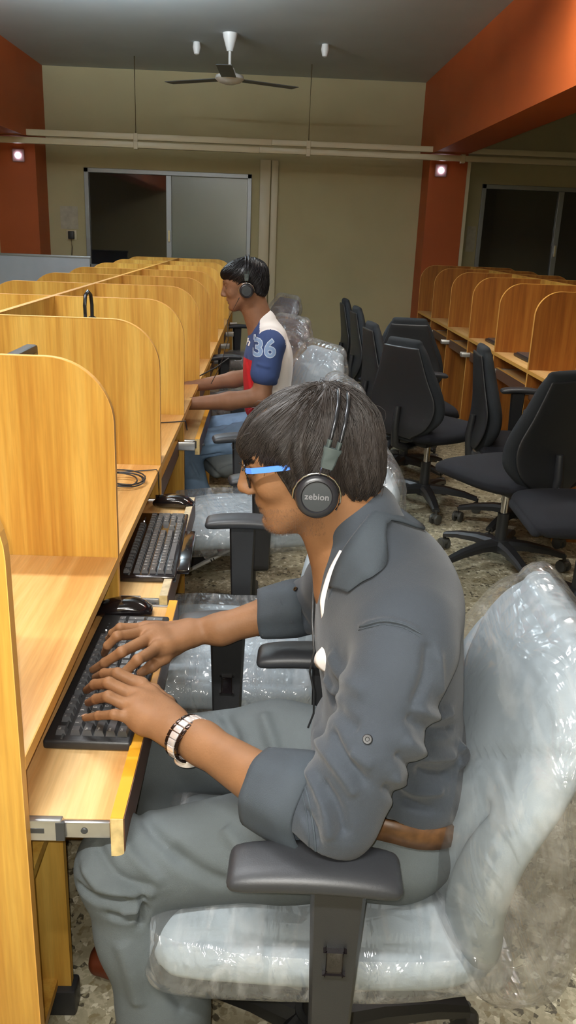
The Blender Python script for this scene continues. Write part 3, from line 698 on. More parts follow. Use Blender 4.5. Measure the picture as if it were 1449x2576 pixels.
# lamp fittings for the ceiling tubes, the added aisle fill included
for (p, e, c), lab in zip(LAMPS, ('ceiling tube lamp above the far booths of the left row', 'ceiling tube lamp above the middle of the left row', 'ceiling tube lamp above the near desks', 'added fill tube lamp over the right aisle')):
    r = tag(empty('tube_lamp', (p[0], p[1], ZC)), lab, 'ceiling lamp')
    dz = p[2] + .02 - ZC + .075
    if dz < -.01:
        for xx in (-.4, .4): tube('hanger_rod', [(xx, 0, dz - .01), (xx, 0, 0)], .005, M['white'], r, 8)
    box('batten', (-.62, -.035, dz - .05), (.62, .035, dz), M['white'], r, .004)
    tube('tube', [(-.6, 0, dz - .072), (.6, 0, dz - .072)], .014, M['tubeglow'] if 'tubeglow' in M else M.setdefault('tubeglow', mat('tube_glow', (1, 1, 1, 1), .4, emis=((.95, .98, 1, 1), 4))), r, 12)
# ------------------------------------------------------------------ chairs
def star_base(r, a0, wheels='grey', rr=.29):
    lathe('gas_column', [(0, .10), (.028, .10), (.026, .26), (.016, .262), (.016, .38), (0, .38)], (0, 0, 0), [M['blk']][0], r, n=20)
    lathe('hub', [(0, .075), (.04, .075), (.045, .10), (.04, .135), (0, .14)], (0, 0, 0), M['blk'], r, n=20)
    for k in range(5):
        a = a0 + k * 2 * math.pi / 5; c, s = math.cos(a), math.sin(a)
        bm = bmesh.new(); secs = [(.02, .112, .034, .022), (.12, .112, .028, .018), (.22, .098, .023, .014), (rr, .078, .019, .011)]
        prev = None
        for (d, z, hw, hh) in secs:
            ring = [bm.verts.new((c * d - s * q * hw * kk, s * d + c * q * hw * kk, z + zz * hh)) for q, kk, zz in ((-1, 1, -1), (1, 1, -1), (1, 1, .3), (1, .6, 1), (-1, .6, 1), (-1, 1, .3))]
            if prev:
                for j in range(6): bm.faces.new((prev[j], prev[(j + 1) % 6], ring[(j + 1) % 6], ring[j]))
            else: bm.faces.new(ring)
            prev = ring
        bm.faces.new(prev[::-1]); lg = mobj('base_leg', me_bm(bm, smooth=True, angle=35), M['blk'], r)
        cs = mobj('caster', None, [], lg) if False else None
        bm = bmesh.new(); ca = a + 1.1 + k * .9; cc, ss = math.cos(ca), math.sin(ca); px, py = c * rr, s * rr
        bm_tube(bm, [(px, py, .035), (px, py, .08)], .009, 8)
        for q in (-1, 1):
            bm_lathe(bm, [(0, -.009), (.018, -.009), (.0275, -.006), (.0275, .006), (.018, .009), (0, .009)], (px + cc * q * .016, py + ss * q * .016, .0278), (cc, ss, 0), 18)
        bm_box(bm, (-.013, -.024, .03), (.013, .024, .052), .006, mat=Matrix.Translation((px, py, 0)) @ Matrix.Rotation(ca, 4, 'Z'))
        mobj('caster', me_bm(bm, smooth=True, angle=40), M['wheel'] if wheels == 'grey' else M['blk'], lg)
M['wheel'] = mat('caster_wheel', srgb(70, 70, 66), .5)
def arm(r, y, pad_x=(-.10, .10), ptop=.70, py=None, button=True, wpad=.04, xo=0):
    s = 1 if y > 0 else -1
    a = tag(empty('armrest', (0, 0, 0)), None); a.parent = r
    hw = wpad; x0, x1 = pad_x
    def dsp(v):
        t = (v[:, 0] - (x0 + x1) / 2) / ((x1 - x0) / 2); v[:, 2] += -.007 * t * t; return v
    loft('arm_pad', [(x0, ptop - .015, hw * .92, .013), (x0 + .02, ptop - .015, hw * .97, .015), ((x0 + x1) / 2, ptop - .015, hw, .016), (x1 - .02, ptop - .015, hw * .97, .015), (x1, ptop - .015, hw * .92, .013)], M['armpad'], a, 14, 32, 3.2, dsp).location = (0, y, 0)
    bm = bmesh.new(); yy = y
    prev = None
    for z, hx, hy, dy in ((ptop - .02, .036, .016, 0), (ptop - .08, .034, .015, 0), (.50, .030, .014, 0), (.42, .027, .014, 0), (.375, .027, .014, 0)):
        ring = [bm.verts.new((xo + qx * hx, yy + dy + qy * hy, z)) for qx, qy in ((-1, -.5), (-.85, -1), (.85, -1), (1, -.5), (1, .5), (.85, 1), (-.85, 1), (-1, .5))]
        if prev:
            for j in range(8): bm.faces.new((prev[j], prev[(j + 1) % 8], ring[(j + 1) % 8], ring[j]))
        else: bm.faces.new(ring)
        prev = ring
    bm.faces.new(prev[::-1]); bm_box(bm, (xo - .026, min(yy, yy - s * .20), .362), (xo + .026, max(yy, yy - s * .20), .384), .004)
    mobj('arm_post', me_bm(bm, smooth=True, angle=35), M['blk'], a)
    if button:
        bm = bmesh.new(); bm_box(bm, (xo - .011, y - s * (-.0145), .535), (xo + .011, y + s * .019, .572), .004)
        mobj('height_button', me_bm(bm, smooth=True, angle=40), M['blkgloss'], a)
    return a
M['armpad'] = mat('arm_pad_rubber', srgb(46, 48, 52), .45, bump=.1, bscale=600)
def grey_chair(loc, rz, label, seatm='greyfab', film=True, a0=.9, backm=None, arm_y=.275, film_big=False, pad_x=(-.10, .10), seed=1, group=None, seat_film=True):
    """faces -x at rz = 0; origin on the floor under the hub"""
    r = empty('office_chair', loc, rz, label, 'chair', group)
    star_base(r, a0)
    box('seat_plate', (-.13, -.09, .372), (.13, .09, .395), M['blk'], r, .006)
    def sd(v):
        y = v[:, 1]; x = v[:, 0]; top = v[:, 2] > .445
        v[:, 2] += np.where(top, .010 * np.cos(np.clip(y / .25, -1, 1) * math.pi * .5) + .003 * vnoise(v, 30, seed), 0)
        d = np.abs(np.abs(v[:, 1]) - .20 + .25 * (v[:, 0] ** 2)); v[:, 2] -= np.where(top, .006 * np.exp(-(d / .008) ** 2), 0); return v
    loft('seat_cushion', [(-.245, .425, .19, .028), (-.22, .437, .215, .040), (-.12, .448, .228, .046), (.03, .447, .228, .046), (.15, .446, .22, .044), (.205, .446, .205, .036)], M[seatm], r, 40, 96, 4.5, sd)
    SP = [(.235, .415, .16, .030), (.218, .47, .21, .040), (.205, .56, .235, .045), (.22, .66, .245, .045), (.262, .76, .24, .045), (.305, .85, .215, .042), (.325, .90, .17, .034)]
    def bd(v):
        y = v[:, 1]; z = v[:, 2]
        fr = np.interp(z, [s[1] for s in SP], [s[0] for s in SP]); front = v[:, 0] < fr
        zs = .70 - .9 * np.abs(y) * 0 + .0
        seam1 = np.abs((z - .66) - .75 * np.abs(y)) ; seam2 = np.abs(np.abs(y) - .15 - .25 * (z - .6)) + np.where(z > .72, 9, 0)
        g = np.exp(-(seam1 / .010) ** 2) + np.exp(-(seam2 / .010) ** 2)
        v[:, 0] += np.where(front, .015 * g - .012 * np.abs(np.cos(np.clip(y * 9, -1.5, 1.5))) , 0) + .002 * vnoise(v, 25, seed + 1); return v
    loft('backrest', SP, M[backm or seatm], r, 60, 110, 4.0, bd)
    tube('back_bracket', [(.02, 0, .385), (.20, 0, .375), (.27, 0, .40), (.285, 0, .50), (.275, 0, .60)], [.02, .02, .02, .018, .016], M['blk'], r, 12)
    arm(r, -arm_y, pad_x); arm(r, arm_y, pad_x)
    if film:
        def fd(v):
            n1 = vnoise(v, 16, seed + 3); n2 = np.abs(vnoise(v, 34, seed + 4, (1, 1, .4))); c = np.array([0, 0, .43]); d = v - c; d /= np.linalg.norm(d, axis=1)[:, None]
            low = np.clip((.44 - v[:, 2]) / .05, 0, 1)
            v = v + d * (.008 * n1 + .009 * n2 - .002)[:, None] * (.45 + .9 * low)[:, None]
            v[:, 2] = np.where(v[:, 2] > .46, np.maximum(v[:, 2], .49 + .006 + .004 * n2), v[:, 2]); return v
        if seat_film: loft('seat_film', [(-.262, .43, .19, .036), (-.24, .43, .222, .058), (-.12, .442, .238, .066), (.03, .446, .24, .066), (.15, .448, .232, .060), (.225, .444, .215, .05)], M['film'], r, 64, 150, 5.0, fd)
        def gd(v):
            n1 = vnoise(v, 14, seed + 5); n2 = np.abs(vnoise(v, 26, seed + 6, (1, .5, 1)))
            low = np.clip((.62 - v[:, 2]) / .2, 0, 1)
            v[:, 0] += .006 * n1 + .008 * n2 * (v[:, 0] > .27) + low * .012 * n1; v[:, 1] += np.sign(v[:, 1]) * (.012 * n2 + low * .02 * n1); return v
        if film_big: FS = [(.30, .33, .12, .05), (.278, .40, .20, .090), (.260, .50, .25, .108), (.257, .60, .268, .110), (.268, .68, .272, .102), (.285, .77, .266, .092), (.302, .86, .228, .066), (.318, .905, .175, .046)]
        else: FS = [(.25, .39, .19, .055), (.235, .50, .25, .065), (.235, .66, .262, .062), (.262, .77, .262, .066), (.302, .86, .238, .062), (.32, .92, .19, .050)]
        loft('backrest_film', FS, M['film2'] if film_big else M['film'], r, 64, 150, 4.2, gd)
    return r
chA = grey_chair((.125, 1.115, 0), math.radians(-3), 'light grey office chair in clear plastic film carrying the man in the dark shirt', film_big=True, a0=.25, pad_x=(-.128, .066))
chB = grey_chair((-.055, 1.83, 0), math.radians(-1), 'empty light grey chair in plastic film behind the typing arms', seed=11, a0=.5, arm_y=.31, pad_x=(-.09, .11))
chC = grey_chair((-.04, 2.83, 0), math.radians(9), 'empty pale grey film-wrapped chair at the third desk, with low armrests', seed=21, a0=.1, arm_y=.275, pad_x=(-.10, .09))
chD = grey_chair((-.03, 3.74, 0), math.radians(22), 'grey chair under the man in the numbered T-shirt, film over its backrest', seatm='greydk', backm='greyfab', seat_film=False, seed=31, a0=.7, arm_y=.27, pad_x=(-.10, .10))
M['brownfab'] = mat('dark_backrest_fabric', srgb(84, 76, 76), .8)
for i, (p, a, lab) in enumerate((((-.13, 4.95, 0), 28, 'dark film-wrapped chair directly beyond the T-shirt man'), ((-.13, 6.7, 0), 24, 'farthest dark film-wrapped chair by the back wall'))):
    grey_chair(p, math.radians(a), lab, seatm='brownfab', seed=41 + i * 3)
# ------------------------------------------------------------------ black chairs of the right row: built once facing +x, then copied
def black_chair():
    r = empty('office_chair', (0, 0, 0)); star_base(r, .3, rr=.295)
    lathe('gas_piston', [(0, .26), (.0165, .26), (.0165, .39), (0, .39)], (0, 0, 0), M['chrome'], r, n=16)
    box('seat_plate', (-.13, -.09, .372), (.13, .09, .398), M['blk'], r, .006)
    loft('seat_cushion', [(.25, .425, .20, .028), (.22, .44, .235, .040), (.10, .447, .25, .045), (-.05, .447, .25, .045), (-.16, .45, .235, .042), (-.215, .452, .20, .034)], M['navyfab'], r, 24, 48, 4)
    loft('backrest', [(-.235, .435, .09, .020), (-.225, .475, .16, .030), (-.205, .55, .232, .038), (-.20, .62, .240, .040), (-.215, .70, .222, .038), (-.235, .80, .176, .034), (-.25, .88, .142, .030), (-.258, .925, .112, .024)], M['blkfab'], r, 40, 56, 3.6)
    def shd(v): return v
    loft('back_shell', [(-.268, .45, .10, .008), (-.262, .50, .175, .012), (-.248, .57, .212, .013), (-.246, .65, .212, .013), (-.262, .76, .165, .012), (-.284, .90, .118, .009)], M['blk'], r, 24, 40, 3.5)
    tube('back_bracket', [(-.02, 0, .385), (-.20, 0, .37), (-.275, 0, .40), (-.285, 0, .50), (-.275, 0, .60)], [.024, .024, .022, .02, .016], M['blk'], r, 12)
    return r
def copy_tree(o, parent=None):
    c = o.copy(); COL.objects.link(c); c.parent = parent
    for ch in [q for q in bpy.data.objects if q.parent == o]: copy_tree(ch, c)
    return c
bc = black_chair()
bca = black_chair()
def fdd(v):
    v = v + (vnoise(v, 30, 77)[:, None] * .012); return v
loft('seat_film', [(-.235, .41, .17, .030), (-.21, .40, .225, .045), (-.10, .40, .245, .050), (.0, .405, .23, .046)], M['film'], bca, 30, 60, 4, fdd)
ar1 = arm(bca, -.28, (-.08, .12)); ar2 = arm(bca, .28, (-.08, .12))
BL = [(bc, (1.27, 3.02), 178, 'black office chair cut by the right frame edge, chrome piston showing under its seat'),
      (bc, (1.10, 3.56), 118, 'tall black chair seen from behind, tapering backrest, nearest of the right aisle'),
      (bca, (1.32, 4.07), -4, 'black chair in side view with an armrest, just left of the tall tapering backrest'),
      (bc, (.90, 4.42), 40, 'black chair seen from behind with a leaning tapered back, left of the side-view chair'),
      (bc, (.94, 5.62), 82, 'black chair with broad rounded back turned to the camera'),
      (bca, (.88, 5.05), 8, 'black chair beside the broad rounded back, right one of three narrow upright backs'),
      (bc, (.90, 6.12), 5, 'black chair, middle one of three narrow upright backs before the wall'),
      (bc, (.88, 6.82), 3, 'black chair, leftmost and farthest of three narrow upright backs')]
used = set()
for src, (x, y), a, lab in BL:
    o = src if src.name not in used else None
    used.add(src.name)
    if o is None: o = copy_tree(src)
    o.location = (x, y, 0); o.rotation_euler = (0, 0, math.radians(a)); o['label'] = lab; o['category'] = 'chair'
# ------------------------------------------------------------------ people
def skin_mat(name, c, dark=.25):
    m = mat(name, c, .58, noise_amt=.10, nscale=22, sss=.05, spec=.32, bump=.2, bscale=260); return m
M['skinA'] = skin_mat('skin_warm', srgb(132, 94, 64)); M['skinB'] = skin_mat('skin_brown', srgb(132, 94, 70))
M['hairA'] = mat('hair_dark_brown', srgb(44, 38, 35), .5, spec=.45, noise_amt=.25, nscale=60); M['hairB'] = mat('hair_black', srgb(26, 24, 27), .4)
M['lip'] = mat('lips', srgb(140, 84, 66), .5); M['stub'] = mat('stubble', srgb(82, 60, 44), .8)
M['shirtA'] = mat('dark_slate_cotton', srgb(52, 59, 68), .85, noise_amt=.10, nscale=7, bump=.35, bscale=900, sheen=.15)
M['shirtA2'] = mat('slate_collar_cotton', srgb(60, 68, 76), .85, noise_amt=.12, nscale=12, bump=.35, bscale=900)
M['jeansA'] = mat('grey_jeans', srgb(84, 91, 94), .85, noise_amt=.10, nscale=9, bump=.4, bscale=800)
M['belt'] = mat('brown_leather_belt', srgb(92, 62, 34), .45, noise_amt=.3, nscale=70)
M['whitecloth'] = mat('white_cloth', srgb(244, 240, 238), .8)
M['navyT'] = mat('navy_tshirt', srgb(54, 74, 122), .85, noise_amt=.08, nscale=9); M['redT'] = mat('red_tshirt', srgb(190, 24, 34), .85, noise_amt=.06, nscale=9)
M['jeansB'] = mat('light_blue_jeans', srgb(124, 152, 184), .85, noise_amt=.22, nscale=12)
M['shoeblk'] = mat('black_canvas', srgb(26, 25, 28), .8); M['brownshoe'] = mat('brown_shoe', srgb(110, 52, 28), .5); M['sole'] = mat('white_rubber', srgb(215, 215, 210), .6)
M['eyew'] = mat('eye_white', srgb(215, 208, 200), .2); M['iris'] = mat('eye_dark', srgb(28, 18, 14), .1)
M['blue'] = mat('blue_temple', srgb(84, 140, 246), .3); M['lens'] = glass_dark('spectacle_lens', srgb(230, 230, 230), .02, .03)
M['steelw'] = mat('watch_steel', srgb(225, 218, 216), .25, metal=.55, noise_amt=.05, nscale=80)
M['slider'] = mat('slider_grey', srgb(70, 80, 80), .45, metal=.3)
M['cupring'] = mat('cup_black', srgb(36, 36, 40), .32)
M['cupface'] = mat('cup_face', srgb(30, 36, 40), .6); M['logo'] = mat('cup_print', srgb(104, 104, 108), .5)
class Head:
    def __init__(s, o, pitch, sc):
        s.o = np.array(o); t = math.radians(pitch); s.s = sc
        s.F = np.array([-math.cos(t), 0, -math.sin(t)]); s.U = np.array([-math.sin(t), 0, math.cos(t)]); s.L = np.array([0, -1.0, 0])
        s.rot = np.stack([s.F, s.L, s.U], 1)
    def p(s, x, y, z): return s.o + s.s * (x * s.F + y * s.L + z * s.U)
    def loc(s, P): return ((P - s.o) @ s.rot) / s.s
    def ell(s, f, c, r, k=.02, sub=False, tilt=None):
        R_ = s.rot
        if tilt: a = math.radians(tilt); R_ = s.rot @ np.array([[math.cos(a), 0, math.sin(a)], [0, 1, 0], [-math.sin(a), 0, math.cos(a)]])
        f.ell(s.p(*c), np.array(r) * s.s, R_, k * s.s, sub)
    def cap(s, f, a, b, ra, rb, k=.015, sub=False): f.cap(s.p(*a), s.p(*b), ra * s.s, rb * s.s, k * s.s, sub)
def head_sdf(f, H, young=False):
    H.ell(f, (-.012, 0, .02), (.095, .074, .078))
    H.ell(f, (.040, 0, .020), (.052, .060, .056), .03)
    H.ell(f, (.045, 0, -.030), (.046, .052, .062), .03)
    H.cap(f, (.0, .050, -.050), (.064, .018, -.092), .019, .017, .025); H.cap(f, (.0, -.050, -.050), (.064, -.018, -.092), .019, .017, .025)
    H.ell(f, (.070, 0, -.094), (.021, .022, .017), .02)
    H.ell(f, (.060, 0, -.07), (.028, .036, .03), .02)
    for sg in (1, -1):
        H.ell(f, (.066, sg * .036, -.026), (.020, .020, .020), .02)
        H.ell(f, (.094, sg * .031, .004), (.012, .017, .011), .012, True)
        H.cap(f, (.088, sg * .010, .024), (.076, sg * .044, .026), .008, .007, .012)
        H.ell(f, (.076, sg * .031, .003), (.0125, .0135, .0125), .003)
        H.ell(f, (.082, sg * .031, .0095), (.0095, .0145, .005), .004)
        H.ell(f, (.100, sg * .0115, -.036), (.008, .006, .006), .007)
        H.ell(f, (-.004, sg * .075, -.022), (.017, .006, .030), .006, tilt=12); H.ell(f, (.001, sg * .0815, -.020), (.008, .004, .016), .003, True)
    H.cap(f, (.090, 0, .014), (.108, 0, -.026), .007, .0095, .012); H.ell(f, (.109, 0, -.031), (.0095, .010, .008), .006)
    H.ell(f, (.084, 0, -.054), (.012, .022, .008), .01); H.ell(f, (.0885, 0, -.0605), (.0085, .020, .0045), .004); H.ell(f, (.085, 0, -.0705), (.0095, .018, .0050), .004)
    H.ell(f, (.098, 0, -.0657), (.010, .024, .0014), .003, True)
    H.ell(f, (.086, 0, -.081), (.007, .018, .004), .008, True)
def build_head_parts(root, H, brow=True):
    for sg in (1, -1):
        bm = bmesh.new(); bmesh.ops.create_uvsphere(bm, u_segments=20, v_segments=14, radius=.0118 * H.s)
        e = mobj('eye', me_bm(bm, smooth=True), M['eyew'], root); e.location = H.p(.0765, sg * .031, .0015)
        lathe('iris', [(.0056, 0), (.004, .001), (0, .0014)], (0, 0, 0), M['iris'], e, axis=H.F * 1.0 + H.U * -.25, n=16).location = (H.F - .25 * H.U) / 1.03 * .0112 * H.s
        pts = [H.p(.098 - .0 * k, sg * (.012 + .0062 * k), .026 + .0022 * math.sin(k * .75)) - H.F * H.s * (.0005 * k * k + .004) for k in range(6)]
        bm = bmesh.new(); bm_tube(bm, pts, [.0016, .0028, .003, .0028, .0022, .0012], 8); mobj('eyebrow', me_bm(bm, smooth=True), M['stub'], root)
def hair_strands(name, root, H, hv, hf, n, crown, m, length=.075, w=.0006, lift=.003, sweep=(0, 0, 0), seed=3, mask=None, step=.008):
    rng = np.random.RandomState(seed)
    bvh = BVHTree.FromPolygons([tuple(v) for v in hv], [tuple(f) for f in hf])
    C = H.p(*crown); vs = []; fs = []
    idx = rng.choice(len(hv), n); sw = H.F * sweep[0] + H.L * sweep[1] + H.U * sweep[2]
    lumps = rng.normal(size=(40, 3))
    for i in idx:
        p = np.array(hv[i]); 
        if mask is not None and not mask(H.loc(p)): continue
        L_ = length * rng.uniform(.5, 1.15); ns = max(3, int(L_ / step)); pts = []; ph = rng.uniform(0, 6.28); lf = lift * rng.uniform(.1, 1.2)
        jit = rng.normal(size=3) * .06 + .30 * np.sin(p * 70 + 1.3)
        for k in range(ns + 1):
            hit, nn, _, d = bvh.find_nearest(V(p))
            if hit is None: break
            nn = np.array(nn); t = k / ns
            q = np.array(hit) + nn * (.0006 + lf * math.sin(math.pi * min(t * .9 + .05, 1)))
            pts.append(q); dr = q - C; dr = dr / (np.linalg.norm(dr) + 1e-6) + sw + np.array([0, 0, -.55]) * (1 - .4 * (1 - t)) + jit
            dr = dr - nn * (dr @ nn); dr /= (np.linalg.norm(dr) + 1e-6); p = q + dr * step
        if len(pts) < 3: continue
        b = len(vs); pu = None
        for k, q in enumerate(pts):
            t = k / (len(pts) - 1); d = pts[min(k + 1, len(pts) - 1)] - pts[max(k - 1, 0)]; d /= np.linalg.norm(d) + 1e-9
            u = np.cross(d, [0.3, .5, .8]); u /= np.linalg.norm(u) + 1e-9; v2 = np.cross(d, u); r_ = w * (1.2 - t * .9)
            for a in (0, 2.094, 4.189): vs.append(q + (u * math.cos(a) + v2 * math.sin(a)) * r_)
            if k:
                for j in range(3): a0 = b + (k - 1) * 3; fs.append((a0 + j, a0 + (j + 1) % 3, a0 + 3 + (j + 1) % 3, a0 + 3 + j))
    return np.array(vs), np.array(fs)
def hand_sdf(f, wrist, fingers, thumb, sc=1.0, palm_up=.0):
    w = np.array(wrist, float)
    mc = [np.array(q[0], float) for q in fingers]
    for i, q in enumerate(fingers):
        r = [(.0112, .0092, .0080, .0066), (.0114, .0094, .0082, .0068), (.0108, .0088, .0077, .0064), (.0098, .0078, .0068, .0056)][i]
        wi = w + (mc[i] - w) * .12 + (mc[i] - (mc[1] + mc[2]) / 2) * .35
        f.cap(wi, mc[i] - [0, 0, .004], .0165 * sc, .0125 * sc, .016)
        f.chain([tuple(p) + (rr * sc,) for p, rr in zip(q, r)], .004)
        f.ell(mc[i] + [0, 0, .004], (.008 * sc,) * 3, None, .010)
    for a, b in zip(mc, mc[1:]): f.cap(a * .8 + w * .2 - [0, 0, .004], b * .8 + w * .2 - [0, 0, .004], .0125 * sc, .0125 * sc, .02)
    t = thumb; f.cap(w * .8 + np.array(t[0]) * .2, t[0], .017 * sc, .0145 * sc, .018); f.chain([tuple(p) + (rr * sc,) for p, rr in zip(t, (.0145, .0115, .0100, .0078))], .006)
def nails(root, fingers, thumb, sc=1.0, m=None):
    for q in list(fingers) + [thumb]:
        a = np.array(q[-2], float); b = np.array(q[-1], float); d = (b - a) / (np.linalg.norm(b - a) + 1e-9); up = np.array([0, 0, 1.0]); up = up - d * (up @ d); up /= np.linalg.norm(up) + 1e-9; sd = np.cross(d, up)
        vs = []; c = b + d * .0005
        for i in range(5):
            for j in range(5):
                u = (i / 4 - .5) * 2; v = (j / 4 - .5) * 2; wd = .0048 * sc * (1 - .12 * u * u)
                vs.append(c + d * u * .0052 * sc + sd * v * wd + up * (.0066 * sc * math.sqrt(max(0, 1 - (v * .62) ** 2)) - .0002 - .0012 * max(0, u) ** 2))
        fs = [(i * 5 + j, i * 5 + j + 1, i * 5 + j + 6, i * 5 + j + 5) for i in range(4) for j in range(4)]
        o = mobj('fingernail', from_arrays('nail', vs, fs), m, root); sm = o.modifiers.new('s', 'SOLIDIFY'); sm.thickness = .0008; sm.offset = -1
M['nail'] = mat('fingernail', srgb(196, 150, 122), .3)
def grab(name, f, m, root, it=1, fold=None, noise_d=0, nsc=20, matfn=None, mats=None):
    vs, fs = f.arrays(); vs = relax(vs, fs, it)
    if fold is not None or noise_d:
        N = normals(vs, fs)
        if fold is not None: vs = folds(vs, N, [(a_, b_, c_ * 1.35) for a_, b_, c_ in snap(fold, vs, fs)]); N = normals(vs, fs)
        if noise_d: vs = vs + N * (vnoise(vs, nsc, 5) * noise_d)[:, None]
    me = from_arrays(name, vs, fs); o = mobj(name, me, mats or m, root)
    if matfn is not None:
        c = vs[fs].mean(1); me.polygons.foreach_set('material_index', np.asarray(matfn(c), np.int32)); me.update()
    return o, vs, fs
# ============ man in the dark shirt
RA = empty('person', (.2, 1.12, 0), 0, 'man in a dark slate shirt and glasses typing, steel watch on his near wrist', 'person')
def wo(o):   # world-built children keep their place under a moved root
    o.matrix_parent_inverse = o.parent.matrix_world.inverted() if False else Matrix.Translation(-V(o.parent.location)); return o
HA = Head((.064, 1.12, 1.146), 15, .92)
LW = (-0.1124, 1.0644, 0.7280); RW = (-0.1199, 1.4032, 0.7220)
LF = [((-0.1863, 1.1953, 0.7280), (-0.2255, 1.2021, 0.7450), (-0.2536, 1.2324, 0.7270), (-0.2800, 1.2860, 0.6880)),
      ((-0.1922, 1.1583, 0.7310), (-0.2328, 1.1648, 0.7490), (-0.2618, 1.1945, 0.7280), (-0.2863, 1.2435, 0.6880)),
      ((-0.1938, 1.1290, 0.7290), (-0.2283, 1.1330, 0.7440), (-0.2530, 1.1612, 0.7220), (-0.2759, 1.2055, 0.6870)),
      ((-0.1826, 1.1103, 0.7200), (-0.2141, 1.1054, 0.7300), (-0.2441, 1.1325, 0.7100), (-0.2722, 1.1623, 0.6860))]
LT = ((-0.1439, 1.1719, 0.7080), (-0.1714, 1.2256, 0.7000), (-0.1957, 1.2553, 0.6940), (-0.2139, 1.2762, 0.6860))
RF = [((-0.1787, 1.3261, 0.7250), (-0.2018, 1.2572, 0.7400), (-0.2211, 1.2577, 0.7180), (-0.2376, 1.2869, 0.6870)),
      ((-0.1964, 1.3535, 0.7300), (-0.2316, 1.2763, 0.7440), (-0.2627, 1.2864, 0.7170), (-0.2897, 1.3136, 0.6870)),
      ((-0.2096, 1.3763, 0.7300), (-0.2479, 1.3285, 0.7470), (-0.2655, 1.3299, 0.7270), (-0.2811, 1.3725, 0.6870)),
      ((-0.2118, 1.4114, 0.7220), (-0.2542, 1.3924, 0.7320), (-0.2711, 1.4025, 0.7150), (-0.2844, 1.4305, 0.6870))]
RT = ((-0.1496, 1.3687, 0.7080), (-0.1659, 1.3351, 0.7030), (-0.1858, 1.3133, 0.6970), (-0.2046, 1.3063, 0.6870))
EL = (.105, .880, .735); ER = (.115, 1.405, .785)
allv = []; allf = []; nb = 0
def push(vs, fs):
    global nb
    allv.append(vs); allf.append(fs + nb); nb += len(vs)
f = Field((-.09, .98, .86), (.24, 1.26, 1.30), .0021)
head_sdf(f, HA); f.cap(HA.p(-.03, 0, -.03), (.155, 1.12, .985), .050, .060, .03); f.cap(HA.p(.0, 0, -.07), (.128, 1.12, .955), .034, .046, .03); f.ell((.165, 1.12, .92), (.072, .12, .06), None, .04)
f.ell(HA.p(.052, 0, -.106), (.008, .01, .010), None, .012)
vs, fs = f.arrays(); vs = relax(vs, fs, 2); push(vs, fs)
f = Field((-.32, .82, .60), (.20, 1.52, .84), .0020)
f.chain([EL + (.044,), (.03, .938, .725, .038), tuple(np.array(LW) + [.035, -.025, 0]) + (.028,), tuple(LW) + (.0235,)], .02, flat=None)
f.chain([ER + (.042,), (.04, 1.408, .765, .036), tuple(np.array(RW) + [.05, -.005, .008]) + (.027,), tuple(RW) + (.0225,)], .02)
hand_sdf(f, LW, LF, LT); hand_sdf(f, RW, RF, RT)
vs, fs = f.arrays(); vs = relax(vs, fs, 1); push(vs, fs)
f = Field((-.30, .80, .04), (.36, 1.44, 1.0), .009)
f.ell((.21, 1.12, .60), (.10, .15, .10)); f.ell((.20, 1.12, .75), (.09, .14, .14), None, .04); f.ell((.19, 1.12, .90), (.085, .15, .10), None, .04)
for Y, s_ in ((.965, (.19, .96, .93)), (1.28, (.18, 1.285, .93))):
    f.cap((.185, 1.12, .94), s_, .045, .036, .03); f.cap(s_, EL if Y < 1.1 else ER, .034, .034, .03)
f.chain([(.20, 1.03, .565, .075), (-.185, 1.01, .528, .050), (-.115, .985, .10, .04)], .02); f.chain([(.20, 1.21, .565, .075), (-.165, 1.29, .525, .050), (-.14, 1.30, .10, .04)], .02)
vs, fs = f.arrays(); push(vs, fs)
body = mobj('body', from_arrays('body', np.concatenate(allv), np.concatenate(allf)), M['skinA'], RA); wo(body)
for o_ in [o for o in ()]: pass
def under(root, fn, *a, **k):
    before = set(bpy.data.objects); r = fn(*a, **k)
    for o in set(bpy.data.objects) - before:
        if o.parent == root: o.matrix_parent_inverse = Matrix.Translation(-V(root.location))
    return r
under(RA, build_head_parts, RA, HA); under(RA, nails, RA, LF, LT, 1, M['nail']); under(RA, nails, RA, RF, RT, 1, M['nail'])
# hair
f = Field((-.10, .99, .98), (.23, 1.25, 1.32), .0025)
HA.ell(f, (-.014, 0, .018), (.100, .083, .082), .02); HA.ell(f, (.040, 0, .030), (.052, .066, .046), .025); HA.ell(f, (-.056, 0, -.032), (.048, .070, .056), .03)
HA.ell(f, (.004, .062, -.012), (.034, .024, .052), .02); HA.ell(f, (.004, -.062, -.012), (.034, .024, .052), .02); HA.ell(f, (.082, 0, .030), (.016, .048, .018), .015)
HA.ell(f, (.104, 0, -.066), (.082, .12, .078), .012, True); HA.ell(f, (-.03, 0, -.125), (.09, .10, .055), .01, True); HA.ell(f, (.128, 0, .012), (.03, .09, .012), .01, True)
vs, fs = f.arrays(); vs = relax(vs, fs, 1); N = normals(vs, fs)
lo = HA.loc(vs); az = np.arctan2(lo[:, 1], lo[:, 0] + .045); rad = np.hypot(lo[:, 1], lo[:, 0] + .045)
vs = vs + N * (.0018 * np.sin(az * 26 + 9 * rad / .1 + 2 * np.sin(az * 7)) + .003 * vnoise(vs, 45, 9))[:, None]
hv, hf = vs, fs
sv, sf = hair_strands('hair', RA, HA, hv, hf, 8500, (-.045, 0, .105), None, .085, .00052, .0022, (.35, 0, 0), 3)
sv2, sf2 = hair_strands('hair', RA, HA, hv, hf, 160, (-.045, 0, .105), None, .04, .0004, .010, (.3, 0, .4), 8)
o = mobj('hair', from_arrays('hair', np.concatenate([hv, sv, sv2]), np.concatenate([hf, sf + len(hv), sf2 + len(hv) + len(sv)])), M['hairA'], RA); wo(o)
